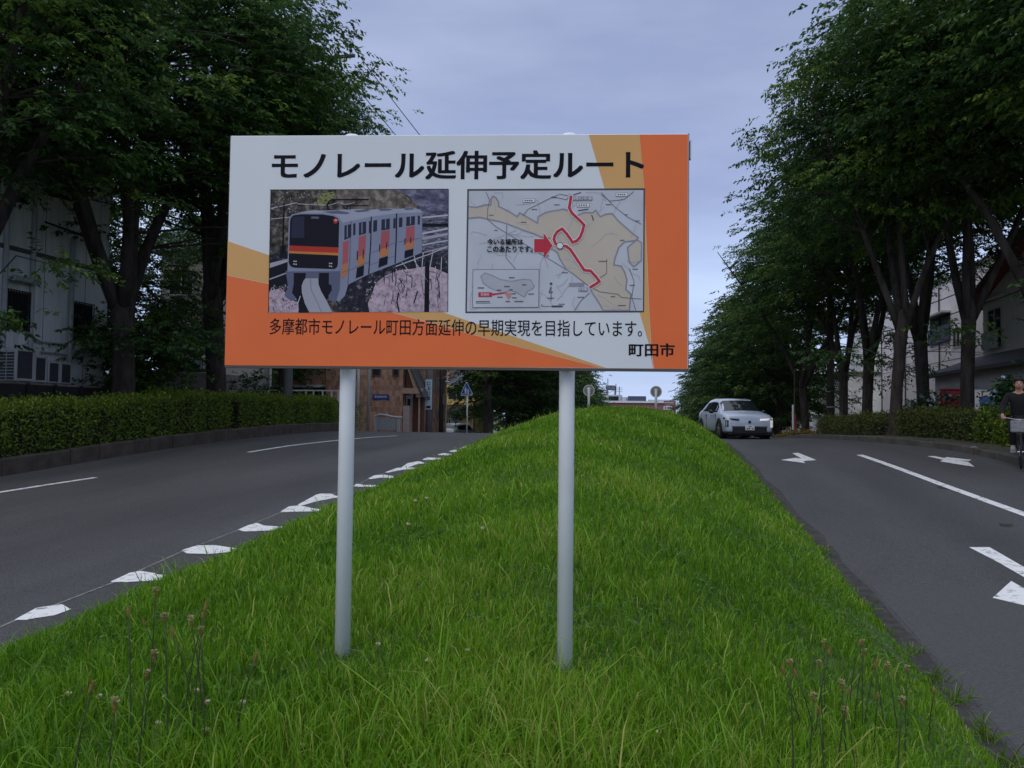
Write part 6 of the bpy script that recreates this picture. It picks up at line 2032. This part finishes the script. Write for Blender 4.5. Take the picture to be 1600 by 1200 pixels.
# two round markers seen from behind at the end of the mound
def marker(px, py, lb):
    d = 31.0
    c = at(px, py, d)
    zg_ = TZ(c.x, c.y)
    t = thing('round_marker', lb, 'road marker', (c.x, c.y, zg_), 0, 'round markers at the end of the mound')
    h = c.z - zg_
    b = MB(); b.tube([(0, .03, -.2), (0, .03, h + .12)], .052, 10); b.build('post', M('marker_post', (.46, .47, .48), .5, .06, 5), t, True)
    b = MB(); b.tube([(0, .06, h), (0, .085, h)], .185, 28); b.build('disc', M('marker_back', (.17, .17, .15), .6, .15, 6), t)
    b = MB()
    vv, ff = [], []
    for i in range(28):
        an = 6.28319 * i / 28
        for r_, y_ in ((.185, .05), (.225, .05), (.225, .095), (.185, .095)):
            vv.append((r_ * math.cos(an), y_, h + r_ * math.sin(an)))
    for i in range(28):
        for j in range(4):
            ff.append((i * 4 + j, i * 4 + (j + 1) % 4, ((i + 1) % 28) * 4 + (j + 1) % 4, ((i + 1) % 28) * 4 + j))
    b.add(vv, ff); b.build('rim', M('marker_rim', (.40, .40, .36), .5, .1, 6), t)
    b = MB(); b.box((-.06, .02, h - .10), (.06, .058, h + .10)); b.box((-.10, .03, h + .06), (.10, .055, h + .09)); b.build('bracket', M('marker_post', (0, 0, 0)), t)
marker(920, 610, 'round marker on a post atop the mound, in front of the far dark trees')
marker(1025, 612, 'round marker on a post atop the mound, against the sky near the far hall')
# right side: utility pole, striped pole, cone, red box, blue sign
x, y = at(1298, 672, 47).xy
t = upole('brown utility pole in front of the pale grey house on the right', x, y, 11.5, .23, POLEB)
b = MB(); b.box((.0, -.06, 4.6), (1.0, .06, 4.75)); b.build('arm', MATS['dark_metal'], t)
for dz in (1.2, 2.2, 3.1):
    b = MB(); b.tube([(0, 0, dz - .03), (0, 0, dz + .03)], .235, 14); b.build('band', PIPE, t)
T0 = Vector((x, y, t.location.z + 7.2))
for k in range(3):
    wire('telephone wire slanting from the brown pole behind the right-hand trees', T0 + Vector((0, 0, -.5 * k)), T0 + Vector((2.2 + .6 * k, -30, .8 - .7 * k)), .7, .022, group='telephone wires on the right', name='telephone_wire')
    wire('telephone wire slanting from the brown pole toward the pale house', T0 + Vector((0, 0, -.5 * k - .2)), Vector((XP, 52 - 3 * k, T0.z - .9 - .6 * k)), .2, .02, group='telephone wires on the right', name='telephone_wire')
x, y = at(1241, 681, 46).xy
t = thing('striped_pole', 'thin white and red pole standing beside the dry shrub bed', 'pole', (x, y, GZ(x, y)))
hz_ = at(1241, 577, 46).z - t.location.z
b = MB(); b.tube([(-.06, 0, 0), (-.06, 0, hz_ * .52)], .06, 8); b.build('white_tube', MATS['railing_white'], t)
b = MB(); b.tube([(.06, 0, 0), (.06, 0, hz_ * .40)], .055, 8); b.build('red_tube', M('red_paint', (.30, .02, .03), .6, .15, 5), t)
b = MB(); b.tube([(.02, .0, hz_ * .3), (.02, .0, hz_)], .035, 8); b.build('mast', POLEB, t)
x, y = at(1225, 684, 44).xy
t = thing('kerb_post', 'short pale concrete post at the kerb beside the pale blue car', 'post', (x, y, GZ(x, y)))
b = MB(); b.bbox((-.10, -.10, 0), (.10, .10, .62), .02); b.build('post', POLE, t)
b = MB(); b.box((-.06, -.104, .38), (.06, -.1005, .50)); b.build('reflector', TRIM, t)
x, y = at(1283.5, 684, 42).xy
t = thing('traffic_cone', 'red and white traffic cone between the low hedge and dry shrubs', 'traffic cone', (x, y, GZ(x, y) + .15))
REDC = M('cone_red', (.42, .05, .035), .5, .1, 6)
WHC = M('cone_white', (.65, .65, .65), .5, .05, 6)
b = MB(); b.bbox((-.19, -.19, 0), (.19, .19, .04), .01); b.build('base', REDC, t)
zz = [.04, .16, .28, .42, .54, .70]; rad = lambda z: .155 - .115 * z / .7
for k in range(5):
    b = MB(); b.tube([(0, 0, zz[k]), (0, 0, zz[k + 1])], [rad(zz[k]), rad(zz[k + 1])], 16); b.build('band', WHC if k % 2 else REDC, t, True)
# red cabinet
c0 = at(1471, 638, 31); c1 = at(1503, 610, 31)
t = thing('red_cabinet', 'red metal cabinet with small white mark beside the hydrangea bush', 'cabinet', ((c0.x + c1.x) / 2, (c0.y + c1.y) / 2, GZ(10, 31) + .12), math.radians(-14))
h_ = c1.z - t.location.z; w_ = (c1 - c0).xy.length / 2
RB = M('postbox_red', (.40, .022, .03), .4, .08, 4)
b = MB(); b.bbox((-w_, -.3, .12), (w_, .3, h_), .03); b.build('body', RB, t)
b = MB(); b.bbox((-w_ - .03, -.34, h_), (w_ + .03, .34, h_ + .05), .015); b.build('lid', RB, t)
for s in (-1, 1):
    b = MB(); b.box((s * w_ * .7 - .06, -.25, 0), (s * w_ * .7 + .06, .25, .12)); b.build('foot', MATS['dark_metal'], t)
b = MB(); b.box((.12, -.306, h_ - .28), (.30, -.301, h_ - .25)); b.box((.12, -.306, h_ - .23), (.30, -.301, h_ - .20)); b.box((.195, -.307, h_ - .40), (.225, -.302, h_ - .28)); b.build('white_mark', TRIM, t)
# white and blue sign board
c0 = at(1525, 640, 24.3); c1 = at(1553, 609, 24.3)
t = thing('notice_sign', 'white notice sign with blue picture and red strip behind the hedge', 'sign', ((c0.x + c1.x) / 2, (c0.y + c1.y) / 2, GZ(9, 25) + .12), math.radians(-16))
h_ = c1.z - t.location.z; w_ = (c1 - c0).xy.length / 2
b = MB(); b.bbox((-w_, -.02, h_ - .95), (w_, .02, h_), .006); pn = b.build('panel', TRIM, t)
b = MB(); b.poly([(-w_ * .55, -.0215, h_ - .9), (w_ * .93, -.0215, h_ - .9), (w_ * .93, -.0215, h_ - .22), (-w_ * .55, -.0215, h_ - .22)]); b.build('blue_picture', M('sign_picture', (.03, .085, .24), .5, .55, 9), pn)
b = MB(); b.poly([(-w_ * .34, -.0225, h_ - .26), (-w_ * .2, -.0225, h_ - .26), (-w_ * .2, -.0225, h_ - .06), (-w_ * .34, -.0225, h_ - .06)]); b.build('red_strip', M('red_paint', (0, 0, 0)), pn)
for s in (-1, 1):
    b = MB(); b.box((s * w_ * .85 - .02, .021, -.2), (s * w_ * .85 + .02, .05, h_ - .05)); b.build('leg', PIPE, t)

# ------------------------------------------------------------------ small plants in the grass and along the edges
STK = M('stalk', (.035, .055, .018), .8, .3, 20)
HEAD = M('plantain_head', (.17, .115, .03), .9, .4, 60)
HTOP = M('plantain_bloom', (.32, .28, .15), .9, .3, 60)
def plantain(h, bend, hl, bloom):
    t = thing('plantain_stalk', 'tall plantain stalk with brown seed head standing in the long grass', 'weed', (0, 0, 0), 0, 'plantain stalks in the grass')
    b = MB()
    pts = [(bend * f * f, bend * .3 * f * f, h * f) for f in (0, .25, .5, .75, 1)]
    b.tube(pts, [.0032, .0030, .0027, .0024, .002], 5)
    b.build('stalk', STK, t, True)
    b = MB()
    tip = Vector(pts[-1])
    d = Vector((bend * 1.2, bend * .4, h)).normalized()
    b.tube([tip - d * .002, tip + d * hl * .25, tip + d * hl * .6, tip + d * hl], [.003, .0056, .005, .0018], 8)
    for k in range(26):
        f = rnd.random(); an = rnd.uniform(0, 6.28)
        p = tip + d * hl * f
        o_ = Vector((math.cos(an), math.sin(an), .2))
        b.tube([p, p + o_ * .008], [.0010, .0005], 3)
    b.build('seed_head', HEAD, t)
    if bloom:
        b = MB()
        for k in range(30):
            an = rnd.uniform(0, 6.28); p = tip + d * hl * rnd.uniform(.55, .95)
            o_ = Vector((math.cos(an), math.sin(an), .3))
            b.tube([p, p + o_ * .012], [.0008, .0012], 3)
        b.build('bloom', HTOP, t)
    return t
PLP = [plantain(.42, .05, .030, False), plantain(.36, -.04, .038, True), plantain(.46, .02, .024, True), plantain(.30, .07, .034, False)]
used = [False] * 4
def put_plantain(px, py_head, dist, k, sc=None):
    """a stalk whose head stands where the photo shows it, rooted in the mound below"""
    base = (.42, .36, .46, .30)[k]
    want = base * rnd.uniform(.95, 1.3)
    r_ = ray(px, py_head)
    t_ = 1.6
    while t_ < 14:
        p = CAM + r_ * t_
        if p.z - TZ(p.x, p.y) <= want:
            break
        t_ += .02
    zg_ = TZ(p.x, p.y)
    s = (p.z - zg_) / base
    sz = (min(1.15, max(.85, s)), min(1.15, max(.85, s)), s)
    if not used[k]:
        used[k] = True
        PLP[k].location = (p.x, p.y, zg_); PLP[k].scale = sz; PLP[k].rotation_euler = (0, 0, rnd.uniform(0, 6.28))
    else:
        dup(PLP[k], (p.x, p.y, zg_), rnd.uniform(0, 6.28), sz)
for i, (px, py, d) in enumerate(((290, 968, 2.75), (226, 1030, 2.65), (220, 1058, 2.62), (303, 995, 2.75), (210, 968, 3.3), (240, 930, 3.7), (268, 972, 3.5), (252, 976, 3.5), (306, 960, 4.2), (320, 978, 3.6), (324, 990, 3.4), (372, 1030, 3.1), (112, 1080, 2.8), (170, 1105, 2.7),
                                 (1240, 1046, 2.7), (1256, 1055, 2.6), (1272, 1020, 2.85), (1288, 1016, 2.9), (1287, 1044, 2.75), (1275, 1060, 2.65), (1326, 1006, 2.95), (1334, 1028, 2.8), (1347, 1010, 2.95), (1349, 1042, 2.7), (1382, 1045, 2.7), (1403, 1052, 2.75), (1413, 1050, 2.8), (1450, 1078, 2.65), (1307, 1078, 2.6), (1322, 1074, 2.6), (1262, 1095, 2.6), (1365, 1085, 2.6), (1290, 1110, 2.6), (1340, 1120, 2.6), (1398, 1100, 2.6))):
    put_plantain(px, py, d, i % 4)
# white clover heads
CLV = M('clover_white', (.56, .54, .40), .9, .25, 60)
CLB = M('clover_brown', (.26, .17, .06), .9, .3, 60)
def clover():
    t = thing('clover_flower', 'small whitish clover head poking up among the grass blades', 'flower', (0, 0, 0), 0, 'clover heads in the grass')
    b = MB(); b.tube([(0, 0, 0), (.004, 0, .05), (.010, 0, .10)], .0012, 4); b.build('stem', STK, t)
    b = MB()
    b.ball((.010, 0, .106), .007, 1, 8, 6)
    for k in range(40):
        d = Vector((rnd.gauss(0, 1), rnd.gauss(0, 1), rnd.gauss(.3, 1))).normalized()
        p = Vector((.010, 0, .108)) + d * .005
        b.tube([p, p + d * .008 + Vector((0, 0, .002))], [.0020, .0012], 4, 0 if d.z > -.2 else 1)
    b.build('head', [CLV, CLB], t)
    return t
cl0 = clover()
cls = [(152, 1089), (110, 1084), (254, 1091), (306, 1080), (321, 1100), (381, 1097), (323, 1141), (250, 1132), (596, 1150), (619, 1136), (486, 1149), (472, 1167), (668, 1034), (731, 1018), (1025, 1148), (820, 1130), (940, 700), (998, 660), (1068, 676), (1090, 684), (590, 1007), (640, 830), (667, 788), (651, 792), (757, 837)]
for i, (px, py) in enumerate(cls):
    p = onground(px, py, lambda x, y: TZ(x, y) + .12)
    z = TZ(p.x, p.y) + .01
    dd = (p - CAM).length
    sc_ = 1.0 if dd < 6 else 1.5
    if i == 0:
        cl0.location = (p.x, p.y, z); cl0.scale = (sc_,) * 3
    else:
        dup(cl0, (p.x, p.y, z), rnd.uniform(0, 6.28), sc_)
# weeds rooted in the dark strip along the right edge
WEED = leafmat('weed_leaf', (.05, .10, .012), (.11, .21, .02), (.26, .30, .07), .35)
def tuft(x, y, z, n, hgt, label, group, seed):
    rg = np.random.default_rng(seed)
    an = rg.uniform(0, 6.28, n); el = rg.uniform(.5, 1.4, n)
    D = np.stack([np.cos(an) * np.cos(el), np.sin(an) * np.cos(el), np.sin(el)], 1)
    B0 = rg.normal(0, .035, (n, 3)); B0[:, 2] = 0
    L_ = hgt * (.5 + .7 * rg.random(n))
    w_ = .006 + .004 * rg.random(n)
    side = unit(np.cross(D, rg.normal(0, 1, (n, 3))))
    V = np.empty((n, 7, 3), dtype=np.float32)
    for k, f, wf, dr in ((0, 0, 1, 0), (2, .4, 1, .05), (4, .75, .7, .2)):
        c = B0 + D * (L_ * f)[:, None] - np.array([0, 0, 1.]) * (L_ * dr * f)[:, None]
        V[:, k] = c - side * (w_ * wf / 2)[:, None]; V[:, k + 1] = c + side * (w_ * wf / 2)[:, None]
    V[:, 6] = B0 + D * L_[:, None] - np.array([0, 0, 1.]) * (L_ * .38)[:, None]
    i = np.arange(n, dtype=np.int32)[:, None] * 7
    Q = np.concatenate([i + np.array([[0, 1, 3, 2]], dtype=np.int32), i + np.array([[2, 3, 5, 4]], dtype=np.int32)])
    o = npmesh('weed', V.reshape(-1, 3), Q, WEED, np.repeat(np.clip(rg.normal(.5, .25, n), 0, 1), 7), i + np.array([[4, 5, 6]], dtype=np.int32))
    o.location = (x, y, z)
    return tag(o, label, 'weed', group)
for k, (px, py, n, h) in enumerate(((1287, 862, 42, .20), (1262, 838, 26, .15), (1355, 955, 18, .28), (1430, 1020, 22, .2), (1462, 1060, 26, .24), (1500, 1095, 30, .22), (1540, 1150, 40, .26), (1180, 742, 16, .16), (1215, 780, 16, .15), (1580, 1195, 34, .26))):
    p = onground(px, py + 6)
    tuft(p.x, p.y, GZ(p.x, p.y) + .004, n, h, 'weedy grass tuft rooted in the dark strip beside the right road', 'grass tufts along the right road', 60 + k)
for k, (px, py) in enumerate(((95, 985), (210, 925), (330, 875), (470, 812), (560, 770), (640, 735))):
    p = onground(px, py)
    tuft(XL(p.y) - .10, p.y, GZ(p.x, p.y) + .004, 20, .17, 'grass tuft creeping over the edge of the left road', 'grass tufts along the left road', 90 + k)
# broad plantain leaves at the foot of the near stalks
for k, (px, py, d) in enumerate(((248, 1190, 2.75), (290, 1190, 2.8), (1320, 1190, 2.75), (1390, 1185, 2.8), (940, 1180, 2.9))):
    p = at(px, py, d)
    rg = np.random.default_rng(200 + k)
    n = 12
    an = rg.uniform(0, 6.28, n); el = rg.uniform(.5, 1.2, n)
    D = np.stack([np.cos(an) * np.cos(el), np.sin(an) * np.cos(el), np.sin(el)], 1)
    nr = unit(np.array([0, 0, 1.]) - D * D[:, 2:3])
    V, q = leaves(np.zeros((n, 3)), D, nr, np.full(n, .20) * (.7 + .6 * rg.random(n)), np.full(n, .03))
    o = npmesh('plantain_rosette', V, q, WEED, np.repeat(np.clip(rg.normal(.3, .15, n), 0, 1), 4))
    o.location = (p.x, p.y, TZ(p.x, p.y) + .02)
    tag(o, 'rosette of broad pointed leaves at the foot of the plantain stalks', 'weed', 'plantain rosettes in the grass')
# litter and fallen leaves at the kerb
for k, (px, py, lb) in enumerate(((1521, 702, 'white scrap of paper lying on the dirt by the right kerb'),)):
    p = onground(px, py, lambda x, y: GZ(x, y) + .15)
    b = MB(); b.add([(-.07, -.03, .01), (.01, -.04, .03), (.08, -.01, .01), (.05, .04, .04), (-.04, .035, .015)], [(0, 1, 4), (1, 3, 4), (1, 2, 3)])
    o = b.build('paper_scrap', TRIM); o.location = (p.x, p.y, GZ(p.x, p.y) + .18); tag(o, lb, 'litter')
